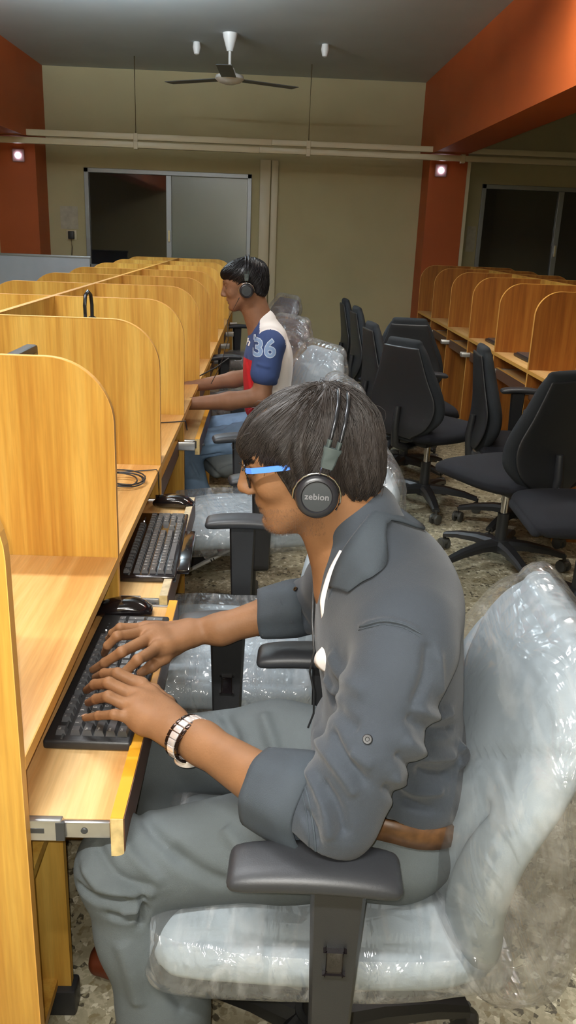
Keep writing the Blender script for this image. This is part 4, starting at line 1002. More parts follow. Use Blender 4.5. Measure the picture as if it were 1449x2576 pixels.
# stubble along the jaw as very short hairs
bv, bf = allv[0], allf[0]; lo = HA.loc(bv)
m_ = (lo[:, 0] > .0) & (((lo[:, 2] < -.062 - .0) & (lo[:, 2] > -.118)) | ((lo[:, 0] > .082) & (lo[:, 2] < -.040) & (lo[:, 2] > -.058) & (np.abs(lo[:, 1]) < .024))) & (np.abs(lo[:, 1]) < .07)
NB = normals(bv, bf); ii = np.random.choice(np.where(m_)[0], 5200); vs = []; fs = []
for i in ii:
    p = bv[i] + np.random.normal(size=3) * .0006; d = NB[i] * .5 + np.array([0, 0, -.7]) + HA.F * .1; d /= np.linalg.norm(d); u = np.cross(d, [.2, .7, .1]); u /= np.linalg.norm(u); b = len(vs)
    q = p + d * np.random.uniform(.001, .0024); w_ = .00013
    vs += [p - u * w_, p + u * w_, q + u * w_ * .5, q - u * w_ * .5]; fs.append((b, b + 1, b + 2, b + 3))
o = mobj('beard_stubble', from_arrays('stubble', vs, fs), M['stub'], RA); wo(o)
o['label'] = 'short dark stubble on jaw'
# shirt
f = Field((.00, .79, .57), (.40, 1.50, 1.10), .0034)
f.ell((.222, 1.12, .665), (.118, .176, .10)); f.ell((.206, 1.12, .775), (.104, .172, .13), None, .05); f.ell((.190, 1.12, .885), (.106, .180, .115), None, .05); f.ell((.20, 1.12, .95), (.088, .17, .075), None, .04)
f.cap((.165, 1.12, .965), (.138, 1.12, 1.045), .082, .064, .03)
f.cap((.19, 1.12, .965), (.192, .985, .945), .066, .068, .03); f.cap((.19, 1.12, .965), (.18, 1.26, .945), .066, .068, .03)
f.chain([(.193, .962, .930, .068), (.148, .902, .830, .058), EL + (.056,), (.045, .925, .728, .053)], .010)
f.chain([(.182, 1.285, .925, .066), (.14, 1.36, .85, .056), ER + (.052,), (.045, 1.408, .768, .046)], .02)
f.cap((.100, 1.115, .985), (.078, 1.12, 1.04), .018, .040, .012, True)
f.half((.222, 1.12, .660), (-.38, 0, -1)); f.ell((.168, 1.12, .680), (.080, .160, .055), None, .02)
f.half((.040, .930, .727), (-.80, .58, -.05)) if False else None
fA = [([(0.1218, 0.9000, 0.9899), (0.1442, 0.8800, 1.0082), (0.1741, 0.9000, 0.9950), (0.2055, 0.9400, 0.9629)], .004, .0028), ([(0.1221, 0.9000, 0.9857), (0.1445, 0.8800, 1.0041), (0.1744, 0.9000, 0.9908), (0.2049, 0.9400, 0.9584)], .0025, -.0022),
      ([(0.2211, 0.9600, 0.9429), (0.2161, 0.9400, 0.9020), (0.2005, 0.9300, 0.8552)], .009, -.005), ([(0.2427, 1.0000, 0.9048), (0.2546, 1.0000, 0.8377)], .008, .005),
      ([(0.0859, 0.8800, 0.9650), (0.0996, 0.8600, 0.9449), (0.1341, 0.8600, 0.9192)], .012, .005), ([(0.0791, 0.8800, 0.9329), (0.0977, 0.8600, 0.8967), (0.1255, 0.8600, 0.8700)], .010, -.005),
      ([(0.0717, 0.8700, 0.8565), (0.0997, 0.8400, 0.8333), (0.1264, 0.8400, 0.7886)], .009, .006), ([(0.0904, 0.8700, 0.8682), (0.1086, 0.8400, 0.8446), (0.1396, 0.8400, 0.8060)], .007, -.005),
      ([(0.0787, 0.8600, 0.8012), (0.1021, 0.8300, 0.7787), (0.1141, 0.8300, 0.7383)], .008, -.007), ([(0.0633, 0.8600, 0.8181), (0.0848, 0.8300, 0.7898), (0.0950, 0.8300, 0.7321)], .008, .006),
      ([(0.0610, 0.8600, 0.7600), (0.0748, 0.8300, 0.7493), (0.0814, 0.8300, 0.7140)], .007, -.006), ([(0.1153, 0.8600, 0.8419), (0.1441, 0.8500, 0.8271)], .008, .004),
      ([(0.2086, 0.9600, 0.8487), (0.2417, 0.9800, 0.8186), (0.2874, 1.0500, 0.7819)], .008, .006), ([(0.1995, 0.9600, 0.8303), (0.2385, 0.9800, 0.7935), (0.2959, 1.0500, 0.7553)], .008, -.006),
      ([(0.1947, 0.9500, 0.8061), (0.2341, 0.9700, 0.7621), (0.3009, 1.0500, 0.7077)], .009, .007), ([(0.1860, 0.9500, 0.7812), (0.2312, 0.9700, 0.7330), (0.2985, 1.0500, 0.6727)], .008, -.007),
      ([(0.1831, 0.9500, 0.7497), (0.2204, 0.9600, 0.7110), (0.2893, 1.0500, 0.6441)], .008, .006), ([(0.1739, 0.9500, 0.7272), (0.2108, 0.9600, 0.6944), (0.2673, 1.0000, 0.6473)], .007, -.005),
      ([(0.2987, 1.0500, 0.7282), (0.3245, 1.1000, 0.6732), (0.3319, 1.1500, 0.6156)], .008, .008),
      ([(0.0460, 1.3000, 0.8597), (0.0691, 1.3200, 0.8062), (0.0976, 1.3000, 0.7709)], .008, -.006), ([(0.0345, 1.3600, 0.8173), (0.0650, 1.3600, 0.7632)], .007, .005), ([(0.0961, 1.0200, 0.8531), (0.1125, 1.0000, 0.8279)], .008, .005)]
o, sv_, sf_ = grab('shirt', f, M['shirtA'], RA, 2, fA, .0016, 55); wo(o)
def seam(name, pts, bvh, r, m, root, n=30, off=.0004):
    q = []
    for P in spline(pts, n):
        h = bvh.ray_cast(CAMP, (V(P) - CAMP).normalized())
        if h[0]: q.append(h[0] + h[1] * off)
    return wo(tube(name, q, r, m, root, 6)) if len(q) > 2 else None
shirt_bvh = BVHTree.FromPolygons([tuple(v) for v in sv_], [tuple(q) for q in sf_])
def cuff(name, pts, r0, r1, m, root, flare=.004):
    """turned-back sleeve cuff with real thickness around an arm axis"""
    a, b = np.array(pts[0]), np.array(pts[1]); d = b - a; L_ = np.linalg.norm(d); d /= L_; u, v, _ = frame_of(d); u = np.array(u); v = np.array(v); n = 48; bm = bmesh.new(); rings = []
    prof = [(0, r0 - .003), (0, r0 + .003), (.3, r0 + .0045), (.62, (r0 + r1) / 2 + .0045), (.9, r1 + .004), (1, r1 + .002), (1.01, r1 - .004), (.75, r1 - .006)]
    for t, r in prof:
        rings.append([bm.verts.new(a + d * L_ * (t + .05 * math.sin(2 * th + .7)) + (u * math.cos(th) + v * math.sin(th)) * (r + .0022 * math.sin(3 * th + t * 2) + .0012 * math.sin(7 * th))) for th in [2 * math.pi * k / n for k in range(n)]])
    for q, w_ in zip(rings, rings[1:]):
        for k in range(n): bm.faces.new((q[k], q[(k + 1) % n], w_[(k + 1) % n], w_[k]))
    o = mobj(name, me_bm(bm, smooth=True), m, root); return wo(o)
cuff('sleeve_cuff', ((.085, .898, .733), (.012, .950, .722)), .060, .051, M['shirtA2'], RA)
cuff('sleeve_cuff', ((.085, 1.405, .778), (.005, 1.412, .758)), .050, .044, M['shirtA2'], RA)
# collar
def strip(name, inner, outer, m, root, th=.0035, n=40, rows=5, bulge=.0):
    I = spline(inner, n); O = spline(outer, n); vs = []
    for i in range(n):
        for j in range(rows): t = j / (rows - 1); vs.append(I[i] * (1 - t) + O[i] * t + np.array([0, 0, bulge * math.sin(math.pi * t)]))
    fs = [(i * rows + j, i * rows + j + 1, (i + 1) * rows + j + 1, (i + 1) * rows + j) for i in range(n - 1) for j in range(rows - 1)]
    o = mobj(name, from_arrays(name, vs, fs), m, root); s_ = o.modifiers.new('s', 'SOLIDIFY'); s_.thickness = th; s_.offset = 0
    return wo(o)
mir = lambda p: (p[0], 2.24 - p[1], p[2])
def hug(p, off=.0045):
    h = shirt_bvh.find_nearest(V(p)); return tuple(h[0] + h[1] * off)
ci = [(0.0971, 1.0600, 0.9676), (0.1024, 1.0520, 1.0009), (0.1141, 1.0460, 1.0339), (0.1378, 1.0520, 1.0666), (0.1589, 1.0780, 1.0788)]
co = [(0.1213, 1.0180, 0.9800), (0.1250, 1.0050, 1.0110), (0.1342, 0.9980, 1.0409), (0.1576, 1.0100, 1.0673), (0.1813, 1.0550, 1.0714)]
cmid = (.188, 1.12, 1.062); cmo = (.222, 1.12, 1.018)
strip('collar', ci + [cmid] + [mir(p) for p in ci[::-1]], [hug(p) for p in co + [cmo] + [mir(p) for p in co[::-1]]], M['shirtA2'], RA, bulge=.002)
strip('collar_stand', [tuple(np.array(p) + [0, .003, .001]) for p in ci] + [cmid] + [mir(p) for p in ci[::-1]], [tuple(np.array(p) + [.0, .004, -.03]) for p in ci] + [(.185, 1.12, 1.02)] + [mir(tuple(np.array(p) + [0, .004, -.03])) for p in ci[::-1]], M['shirtA'], RA)
# white lining edge, visible down the front
o = strip('white_placket', [(0.1118, 1.0520, 1.0257), (0.1011, 1.0580, 0.9925), (0.0946, 1.0660, 0.9588), (0.0927, 1.0680, 0.9334), (0.0967, 1.0660, 0.8972), (0.0975, 1.0660, 0.8706)], [(0.1091, 1.0580, 1.0256), (0.0962, 1.0660, 0.9914), (0.0876, 1.0720, 0.9498), (0.0888, 1.0740, 0.9292), (0.0944, 1.0720, 0.8941), (0.0950, 1.0700, 0.8684)], M['whitecloth'], RA, .003); o['label'] = 'white lining edge of the shirt front'
o = strip('white_placket', [(0.0792, 1.1500, 0.9736), (0.0858, 1.1500, 0.9597), (0.0981, 1.1480, 0.9494)], [(0.0867, 1.1580, 0.9732), (0.0920, 1.1580, 0.9630), (0.1007, 1.1550, 0.9529)], M['whitecloth'], RA, .003, n=12); o['label'] = 'white lining at the far collar'
o = strip('white_flap', [(0.0925, 1.0550, 0.8789), (0.0832, 1.0580, 0.8631), (0.0860, 1.0550, 0.8482), (0.1099, 1.0350, 0.8436)], [(0.0960, 1.0450, 0.8843), (0.0980, 1.0350, 0.8772), (0.1006, 1.0320, 0.8665), (0.1103, 1.0300, 0.8490)], M['whitecloth'], RA, .003, n=16); o['label'] = 'white flap of the undershirt'
def hit(bvh, p, d=(0, 1, 0), back=.15):
    h = bvh.ray_cast(V(p) - V(d) * back, V(d)); return h[0], h[1]
h, n_ = hit(shirt_bvh, (0.1343, 0.8500, 0.8659), cam.matrix_world.to_3x3() @ V((0.1, -.28, -1)).normalized() if False else V((0, 1, 0)))
def stud(name, px3, m, r, root, bvh, n=18):
    d = (V(px3) - V((0, 0, 1.435))).normalized(); h = bvh.ray_cast(V((0, 0, 1.435)), d)
    if h[0] is None: return None
    o = lathe(name, [(0, .002), (r * .35, .0022), (r * .45, .0035), (r * .85, .0036), (r, .0022), (r, 0)], (0, 0, 0), m, root, axis=h[1], n=n); o.location = h[0] ; wo(o); return o
stud('button', (0.1343, 0.8500, 0.8659), M['blk'], .0062, RA, shirt_bvh)
seam('seam_stitching', [(0.1219, 0.9000, 0.9889), (0.1443, 0.8800, 1.0072), (0.1742, 0.9000, 0.9940), (0.2056, 0.9400, 0.9618)], shirt_bvh, .0010, M['shirtA2'], RA)
seam('seam_stitching', [(0.1212, 0.9000, 0.9846), (0.1446, 0.8800, 1.0026), (0.1746, 0.9000, 0.9892), (0.2040, 0.9400, 0.9573)], shirt_bvh, .0008, M['shirtA2'], RA)
seam('cuff_seam', [(0.0572, 0.9000, 0.7892), (0.0712, 0.8800, 0.7505), (0.0778, 0.8600, 0.7184), (0.0834, 0.8600, 0.6743)], shirt_bvh, .0016, M['shirtA2'], RA)
seam('cuff_seam', [(0.0522, 0.9000, 0.7861), (0.0652, 0.8800, 0.7492), (0.0708, 0.8600, 0.7183), (0.0747, 0.8600, 0.6766)], shirt_bvh, .0009, M['shirtA2'], RA)
stud('button', (0.0629, 1.3000, 0.8580), M['blkgloss'], .0045, RA, shirt_bvh)
# trousers
f = Field((-.33, .84, .02), (.40, 1.44, .70), .0036)
f.ell((.222, 1.12, .575), (.117, .175, .095)); f.ell((.220, 1.12, .650), (.108, .166, .05), None, .04); f.half((.22, 1.12, .680), (.38, 0, 1))
f.chain([(.21, 1.035, .570, .092), (.05, 1.025, .572, .082), (-.175, 1.015, .532, .066)], .03); f.ell((-.192, 1.015, .530), (.058, .062, .058), None, .03)
f.chain([(-.190, 1.012, .53, .066), (-.165, 1.0, .42, .062), (-.13, .985, .29, .066), (-.11, .975, .10, .073)], .03)
f.chain([(.21, 1.21, .570, .092), (.04, 1.255, .568, .081), (-.155, 1.295, .530, .066)], .03); f.chain([(-.165, 1.297, .52, .064), (-.15, 1.30, .28, .064), (-.14, 1.305, .10, .072)], .03)
f.half((0, 0, .055), (0, 0, -1))
fT = [([(-0.1685, 1.0000, 0.6519), (-0.1367, 0.9700, 0.6223), (-0.0911, 0.9600, 0.5768)], .010, -.005), ([(-0.1976, 1.0000, 0.6238), (-0.1691, 0.9600, 0.5960), (-0.1195, 0.9600, 0.5412)], .010, .005), ([(-0.2302, 1.0000, 0.5883), (-0.1904, 0.9500, 0.5700), (-0.1423, 0.9600, 0.5301)], .010, -.006),
      ([(-0.2489, 1.0000, 0.5525), (-0.2133, 0.9500, 0.5488), (-0.1610, 0.9700, 0.5204), (-0.1350, 0.9900, 0.5057)], .009, .006), ([(-0.2595, 1.0000, 0.5088), (-0.2197, 0.9500, 0.5276), (-0.1727, 0.9700, 0.5079)], .007, -.006), ([(-0.1885, 0.9600, 0.4970), (-0.1656, 0.9600, 0.5010), (-0.1513, 0.9800, 0.4966)], .007, .006),
      ([(-0.2044, 0.9400, 0.5091), (-0.1737, 0.9400, 0.5025), (-0.1559, 0.9700, 0.4842)], .007, -.007), ([(-0.1582, 0.9700, 0.5168), (-0.1546, 0.9700, 0.4879), (-0.1610, 0.9700, 0.4583)], .006, -.010), ([(-0.1213, 0.9800, 0.6004), (-0.0742, 0.9600, 0.5701), (-0.0290, 0.9700, 0.5371)], .012, -.005),
      ([(-0.0422, 0.9800, 0.6295), (-0.0071, 0.9600, 0.5991)], .012, .005), ([(-0.1840, 0.9300, 0.4766), (-0.1668, 0.9200, 0.4219), (-0.1551, 0.9100, 0.3662)], .014, .005), ([(-0.1179, 0.9400, 0.4528), (-0.1116, 0.9300, 0.3892), (-0.0876, 0.9200, 0.3554)], .012, -.006),
      ([(-0.0568, 1.2500, 0.6478), (-0.0346, 1.2200, 0.6207), (-0.0267, 1.2000, 0.5953)], .012, -.006), ([(0.0116, 1.2500, 0.6495), (0.0261, 1.2200, 0.6221), (0.0406, 1.2000, 0.5889)], .012, .006), ([(-0.1131, 1.2700, 0.6259), (-0.0975, 1.2500, 0.5911)], .010, -.004)]
o, tv_, tf_ = grab('trousers', f, M['jeansA'], RA, 2, fT, .0018, 38); wo(o)
tr_bvh = BVHTree.FromPolygons([tuple(v) for v in tv_], [tuple(q) for q in tf_])
# belt around the waist
bm = bmesh.new(); rings = []; nbelt = 96
for k in range(nbelt):
    a = 2 * math.pi * k / nbelt; dirv = V((math.cos(a), math.sin(a), 0)); ring = []
    for zz, off in ((-.018, .000), (-.018, .0055), (.0, .0075), (.017, .0055), (.017, .000)):
        P0 = V((.22, 1.12, .646 + zz)) ; P0.z -= .36 * (max(math.cos(a), -.15) * .115)
        h = tr_bvh.ray_cast(P0 + dirv * .5, -dirv)
        el = 1 / math.sqrt((math.cos(a) / .122) ** 2 + (math.sin(a) / .180) ** 2); r = min((h[0] - P0).length if h[0] else el, el)
        ring.append((P0, dirv, r, off))
    rings.append(ring)
rr = [max(q[2] for q in ring) for ring in rings]; rr = [sum(rr[(k + j) % nbelt] for j in range(-3, 4)) / 7 + .001 for k in range(nbelt)]
RV = [[bm.verts.new(q[0] + q[1] * (rr[k] + q[3])) for q in ring] for k, ring in enumerate(rings)]
for k in range(nbelt):
    a, b = RV[k], RV[(k + 1) % nbelt]
    for j in range(5): bm.faces.new((a[j], a[(j + 1) % 5], b[(j + 1) % 5], b[j]))
blt = mobj('belt', me_bm(bm, smooth=True), M['belt'], RA); wo(blt)
k = int(nbelt * (.80))
for k in (int(nbelt * .835), int(nbelt * .17)):
    p = rings[k][2][0] + rings[k][2][1] * (rr[k] + .007); t_ = V((-math.sin(2 * math.pi * k / nbelt), math.cos(2 * math.pi * k / nbelt), 0)); nn = rings[k][2][1]
    mm = Matrix(((t_.x, nn.x, 0, p.x), (t_.y, nn.y, 0, p.y), (t_.z, nn.z, 1, p.z), (0, 0, 0, 1)))
    wo(box('belt_loop', (-.006, -.001, -.028), (.006, .004, .028), M['jeansA'], RA, .0015, mat=mm))
# near shoe and far shoe
for (x, y) in ((-.115, .972), (-.15, 1.305)):
    o = loft('shoe', [(-.15, .032, .030, .022), (-.11, .036, .042, .030), (-.03, .045, .042, .040), (.05, .052, .036, .046), (.09, .048, .030, .040)], M['brownshoe'], RA, 20, 28, 3); o.location = (x, y, 0.002); wo(o)
# ------------------------------------------------------------------ headphones
def headphones(name_lab, ear_near, half, top, back, cup_r, tiltv, logo=None, H=None, cable=None, far_scale=1):
    """ear_near: centre of the outer face of the near ear cup; the band runs over 'top' to the mirrored far cup"""
    yc = ear_near[1] + half; r = empty('headphones', (ear_near[0], yc, ear_near[2]), 0, name_lab, 'headphones')
    inv = Matrix.Translation((-ear_near[0], -yc, -ear_near[2]))
    def fin(o):
        o.data.transform(inv); return o
    ex, ey, ez = ear_near
    for s_ in (-1, 1):
        c = V((ex, yc + s_ * half, ez)); ax = V((0, s_, 0)) + V(tiltv) * 1; ax.normalize(); R_ = cup_r
        cp = fin(lathe('ear_cup', [(0, -.016), (R_ * .8, -.016), (R_ * .98, -.010), (R_, -.004), (R_ * .97, .001), (R_ * .88, .004), (R_ * .74, .005), (R_ * .70, .0035), (R_ * .68, .0015), (0, .0012)], c, M['cupring'], r, axis=ax, n=48, angle=55))
        o = fin(lathe('cushion', [(R_ * .35, -.030), (R_ * .8, -.030), (R_ * .95, -.024), (R_ * .9, -.015), (R_ * .4, -.015)], c, M['blk'], cp, axis=ax, n=36)); 
        fin(lathe('cup_disc', [(R_ * .66, .0012), (R_ * .66, .0022), (0, .0030)], c, M['cupface'], cp, axis=ax, n=36))
        if logo and s_ == -1:
            cu = bpy.data.curves.new('logo', 'FONT'); cu.body = logo; cu.size = R_ * .40; cu.align_x = 'CENTER'; cu.align_y = 'CENTER'; cu.extrude = .0003; cu.space_character = 1.05; cu.offset = .0002
            tmp = bpy.data.objects.new('logo', cu); COL.objects.link(tmp); dg = bpy.context.evaluated_depsgraph_get(); me = bpy.data.meshes.new_from_object(tmp.evaluated_get(dg)); bpy.data.objects.remove(tmp)
            u = V((1, 0, -.03)).normalized(); n_ = ax; v = n_.cross(u).normalized()
            if v.z < 0: v = -v
            u = v.cross(n_).normalized()
            me.transform(Matrix(((u.x, v.x, n_.x, (c + n_ * .003).x), (u.y, v.y, n_.y, (c + n_ * .003).y), (u.z, v.z, n_.z, (c + n_ * .003).z), (0, 0, 0, 1))))
            fin(mobj('logo', me, M['logo'], cp))
        # yoke wire, slider block
        up = (V(top) - V((ex, yc, ez))); up.y = 0; up.normalize(); side = V((up.z, 0, -up.x))
        arcp = [c + (side * math.cos(t) + up * math.sin(t)) * (R_ + .003) + ax * -.004 for t in [math.radians(a) for a in range(-20, 201, 20)]]
        fin(tube('yoke_wire', arcp, .0013, M['chrome'], r, 8))
        b0 = c + up * (R_ + .016) + V((0, -s_ * -.002, 0)); 
        for q in (-.006, .006): fin(tube('yoke_wire', [c + up * (R_ + .001) + side * q * .9, c + up * (R_ + .014) + side * q], .0013, M['chrome'], r, 8))
        mm = Matrix(((side.x, 0, up.x, b0.x), (side.y, 1, up.y, b0.y), (side.z, 0, up.z, b0.z), (0, 0, 0, 1)))
        bm = bmesh.new(); prev = None
        for hz, hx in ((-.004, .0080), (.004, .0095), (.014, .0098), (.021, .0118), (.0235, .0118)):
            ring = [bm.verts.new(mm @ V((qx * hx, qy * .0035, hz))) for qx, qy in ((-1, -.6), (-.8, -1), (.8, -1), (1, -.6), (1, .6), (.8, 1), (-.8, 1), (-1, .6))]
            if prev:
                for j in range(8): bm.faces.new((prev[j], prev[(j + 1) % 8], ring[(j + 1) % 8], ring[j]))
            else: bm.faces.new(ring)
            prev = ring
        bm.faces.new(prev[::-1]); fin(mobj('slider', me_bm(bm, smooth=True, angle=35), M['slider'], r))
    # two parallel spring bands
    T_ = V(top)
    for q in (-.0065, .0065):
        pts = []
        for i in range(33):
            a = math.pi * i / 32; e = .75
            cy = -math.cos(a); sz = math.sin(a) ** e
            base = V((ex, yc, ez)) + up * (cup_r + .038); hgt = (T_ - base)
            hgt.y = 0
            pts.append(base + hgt * sz + V((0, (half + .001) * (math.copysign(abs(cy) ** .9, cy)), 0)) + side * q * (1 - .0 * sz))
        fin(tube('head_band', pts, .0027, M['bandblk'], r, 12)); 
        for s_ in (0, -1):
            e0 = pts[s_]; e1 = pts[1 if s_ == 0 else -2]; fin(tube('band_tip', [e0 - up * .012, e0, e1], .0034, M['slider'], r, 10))
    if cable: fin(tube('cable', cable, .0016, M['blk'], r, 7))
    return r
M['bandblk'] = mat('band_black_metal', srgb(62, 64, 68), .28, metal=.7)
headphones('black on-ear headphones worn by the man in the dark shirt', (0.0711, 1.0260, 1.1109), .094, (.104, 1.12, 1.237), 0, .0285, (-.02, 0, .14), 'zebion', HA,
           [(.075, 1.20, 1.085), (.070, 1.19, 1.02), (.082, 1.17, .95), (0.0790, 1.1000, 0.8988), (0.0816, 1.0700, 0.8630), (0.0775, 1.0800, 0.8249), (0.0862, 1.0900, 0.7859), (0.0882, 1.1000, 0.7422), (0.0823, 1.1200, 0.7045)])
# glasses
GR = empty('glasses', tuple(HA.p(.095, 0, 0)), 0, 'black rimmed glasses with bright blue temples on the man in the dark shirt', 'glasses')
def gfin(o): o.matrix_parent_inverse = Matrix.Translation(-V(GR.location)); return o
for sg in (1, -1):
    pts = []
    for k in range(29):
        a = 2 * math.pi * k / 28; x = .026 * math.copysign(abs(math.cos(a)) ** .7, math.cos(a)); z = .0185 * math.copysign(abs(math.sin(a)) ** .75, math.sin(a))
        pts.append(HA.p(.1005 - .10 * abs(x + .0) * .12 - .004 * (sg * 0 + 1) - .06 * max(0, x * 1), sg * (.034 + x), -.002 + z))
    rim = gfin(tube('rim', pts, .0019, M['blkgloss'], GR, 8))
    bm = bmesh.new(); bm.faces.new([bm.verts.new(p) for p in pts[:-1]]); me = bpy.data.meshes.new('lens'); bm.to_mesh(me); bm.free(); o = mobj('lens', me, M['lens'], rim); s_ = o.modifiers.new('s', 'SOLIDIFY'); s_.thickness = .0015
    hp = [HA.p(.094, sg * .0625, .010), HA.p(.086, sg * .0705, .010), HA.p(.06, sg * .0755, .008), HA.p(.02, sg * .077, .004), HA.p(-.005, sg * .077, -.004)]
    bm = bmesh.new(); prev = None
    for i, p in enumerate(hp):
        w_ = .0038 if i < 4 else .003
        ring = [bm.verts.new(V(p) + V(HA.U) * z * w_ + V(HA.L) * y * .0012) for y, z in ((-1, -1), (1, -1), (1, 1), (-1, 1))]
        if prev:
            for j in range(4): bm.faces.new((prev[j], prev[(j + 1) % 4], ring[(j + 1) % 4], ring[j]))
        else: bm.faces.new(ring)
        prev = ring
    bm.faces.new(prev[::-1]); o = gfin(mobj('temple', me_bm(bm), M['blue'], GR)); o['label'] = 'bright blue temple'
    gfin(tube('hinge', [HA.p(.098, sg * .058, .012), HA.p(.093, sg * .0635, .010)], .0028, M['chrome'], GR, 8))
gfin(tube('bridge', [HA.p(.099, .010, .004), HA.p(.106, 0, .007), HA.p(.099, -.010, .004)], .0017, M['blkgloss'], GR, 8))
# watch
WC = np.array(LW) + np.array([.016, -.013, -.001]); WR = empty('wristwatch', tuple(WC), 0, 'steel link wristwatch on the near wrist of the typing man', 'watch')
wd = np.array(LW) - np.array((.03, .938, .725)); wd /= np.linalg.norm(wd); u, v, d = frame_of(wd); nl = 20
for k in range(nl):
    a = 2 * math.pi * k / nl; R1, R2 = .0345, .0300
    c = V(u) * math.cos(a) * R1 + V(v) * math.sin(a) * R2; nrm = (V(u) * math.cos(a) / R1 + V(v) * math.sin(a) / R2).normalized(); tg = V(d).cross(nrm)
    mm = Matrix(((tg.x, d.x, nrm.x, c.x), (tg.y, d.y, nrm.y, c.y), (tg.z, d.z, nrm.z, c.z), (0, 0, 0, 1)))
    lk = box('link', (-.0046, -.0068, -.0012), (.0046, .0068, .0026), M['steelw'], WR, .0008, mat=mm)
    for s_ in (-1, 1): box('side_link', (-.0046, s_ * .0100 - .0030, -.0014), (.0046, s_ * .0100 + .0030, .0018), M['linkdk'] if 'linkdk' in M else M.setdefault('linkdk', mat('watch_dark_link', srgb(70, 58, 54), .25, metal=.9)), lk, .0008, mat=mm)
a = math.radians(-60); nrm = (-V(v) * 0 + V((.1, -.25, -1))).normalized(); nrm = (nrm - V(d) * nrm.dot(V(d))).normalized()
wc = lathe('watch_case', [(0, -.004), (.017, -.004), (.019, 0), (.018, .005), (.0165, .006)], nrm * .033, M['steelw'], WR, axis=nrm, n=32)
lathe('watch_face', [(.0165, .0055), (0, .0058)], nrm * .033, M['whitecloth'], wc, axis=nrm, n=32)
# ============ man in the numbered T-shirt
RB = empty('person', (.02, 3.72, 0), 0, 'slim young man in a navy, red and white T-shirt numbered 36 at a far booth', 'person')
HB = Head((-.100, 3.72, 1.212), 11, .93)
allv = []; allf = []; nb = 0
BLW = (-.335, 3.515, .722); BRW = (-.345, 3.86, .735)
def simple_fingers(w, d, lat, sc=1):
    w = np.array(w); d = np.array(d, float); d /= np.linalg.norm(d); lat = np.array(lat, float); out = []
    for i, (o_, ln) in enumerate(((.030, .070), (.010, .076), (-.010, .070), (-.028, .056))):
        m = w + d * .088 + lat * o_; out.append((tuple(m + [0, 0, .004]), tuple(m + d * ln * .45 + [0, 0, .010]), tuple(m + d * ln * .75 + [0, 0, -.006]), tuple(m + d * ln + [0, 0, -.030])))
    th = (tuple(w + d * .03 + lat * .032), tuple(w + d * .06 + lat * .046 + [0, 0, -.010]), tuple(w + d * .085 + lat * .050 + [0, 0, -.018]), tuple(w + d * .105 + lat * .050 + [0, 0, -.026]))
    return out, th
f = Field((-.27, 3.56, .96), (.08, 3.88, 1.36), .0032)
head_sdf(f, HB); f.cap(HB.p(-.025, 0, -.03), (-.015, 3.72, 1.03), .046, .055, .03); f.cap(HB.p(.0, 0, -.07), (-.035, 3.72, 1.02), .034, .045, .03); f.ell((0, 3.72, .99), (.07, .11, .05), None, .03)
vs, fs = f.arrays(); vs = relax(vs, fs, 1); push(vs, fs); headB = (vs, fs)
f = Field((-.57, 3.42, .64), (.10, 3.98, 1.04), .0034)
f.chain([(.015, 3.535, .985, .048), (-.015, 3.505, .765, .040), (-.15, 3.508, .742, .037), BLW + (.025,)], .02)
f.chain([(.015, 3.905, .985, .048), (-.03, 3.935, .79, .040), (-.15, 3.91, .765, .036), BRW + (.025,)], .02)
for w_, lt in ((BLW, (0, 1, 0)), (BRW, (0, -1, 0))):
    fg, th = simple_fingers(w_, (-1, .12 if w_ is BLW else -.2, -.08), lt); hand_sdf(f, w_, fg, th)
vs, fs = f.arrays(); push(vs, fs)
f = Field((-.42, 3.48, .04), (.17, 3.96, 1.06), .011)
f.ell((.02, 3.72, .60), (.10, .14, .10)); f.ell((.01, 3.72, .78), (.09, .13, .16), None, .04); f.ell((.0, 3.72, .94), (.08, .15, .08), None, .04)
f.cap((.0, 3.72, .97), (.012, 3.545, .98), .045, .045, .03); f.cap((.0, 3.72, .97), (.012, 3.895, .98), .045, .045, .03)
f.chain([(.02, 3.64, .565, .065), (-.33, 3.60, .518, .046), (-.22, 3.50, .12, .04)], .02); f.chain([(.02, 3.80, .565, .065), (-.35, 3.86, .52, .046), (-.30, 3.86, .12, .04)], .02)
vs, fs = f.arrays(); push(vs, fs)
wo(mobj('body', from_arrays('body', np.concatenate(allv), np.concatenate(allf)), M['skinB'], RB))
under(RB, build_head_parts, RB, HB)
f = Field((-.27, 3.58, 1.08), (.06, 3.86, 1.38), .0035)
HB.ell(f, (-.016, 0, .036), (.102, .082, .082), .02); HB.ell(f, (.045, 0, .056), (.050, .058, .034), .03); HB.ell(f, (.080, 0, .062), (.018, .038, .016), .015); HB.ell(f, (-.062, 0, -.022), (.042, .064, .052), .03)
HB.ell(f, (.095, 0, -.040), (.085, .12, .078), .010, True); HB.ell(f, (-.02, 0, -.115), (.09, .10, .052), .01, True); HB.ell(f, (.004, .075, -.035), (.03, .03, .045), .01, True); HB.ell(f, (.004, -.075, -.035), (.03, .03, .045), .01, True)
vs, fs = f.arrays(); vs = relax(vs, fs, 1); N = normals(vs, fs); vs = vs + N * (.002 * vnoise(vs, 70, 3, (1, .3, 1)))[:, None]
sv, sf = hair_strands('hair', RB, HB, vs, fs, 1500, (-.05, 0, .11), None, .06, .001, .003, (.5, 0, 0), 4)
wo(mobj('hair', from_arrays('hair', np.concatenate([vs, sv]), np.concatenate([fs, sf + len(vs)])), M['hairB'], RB))
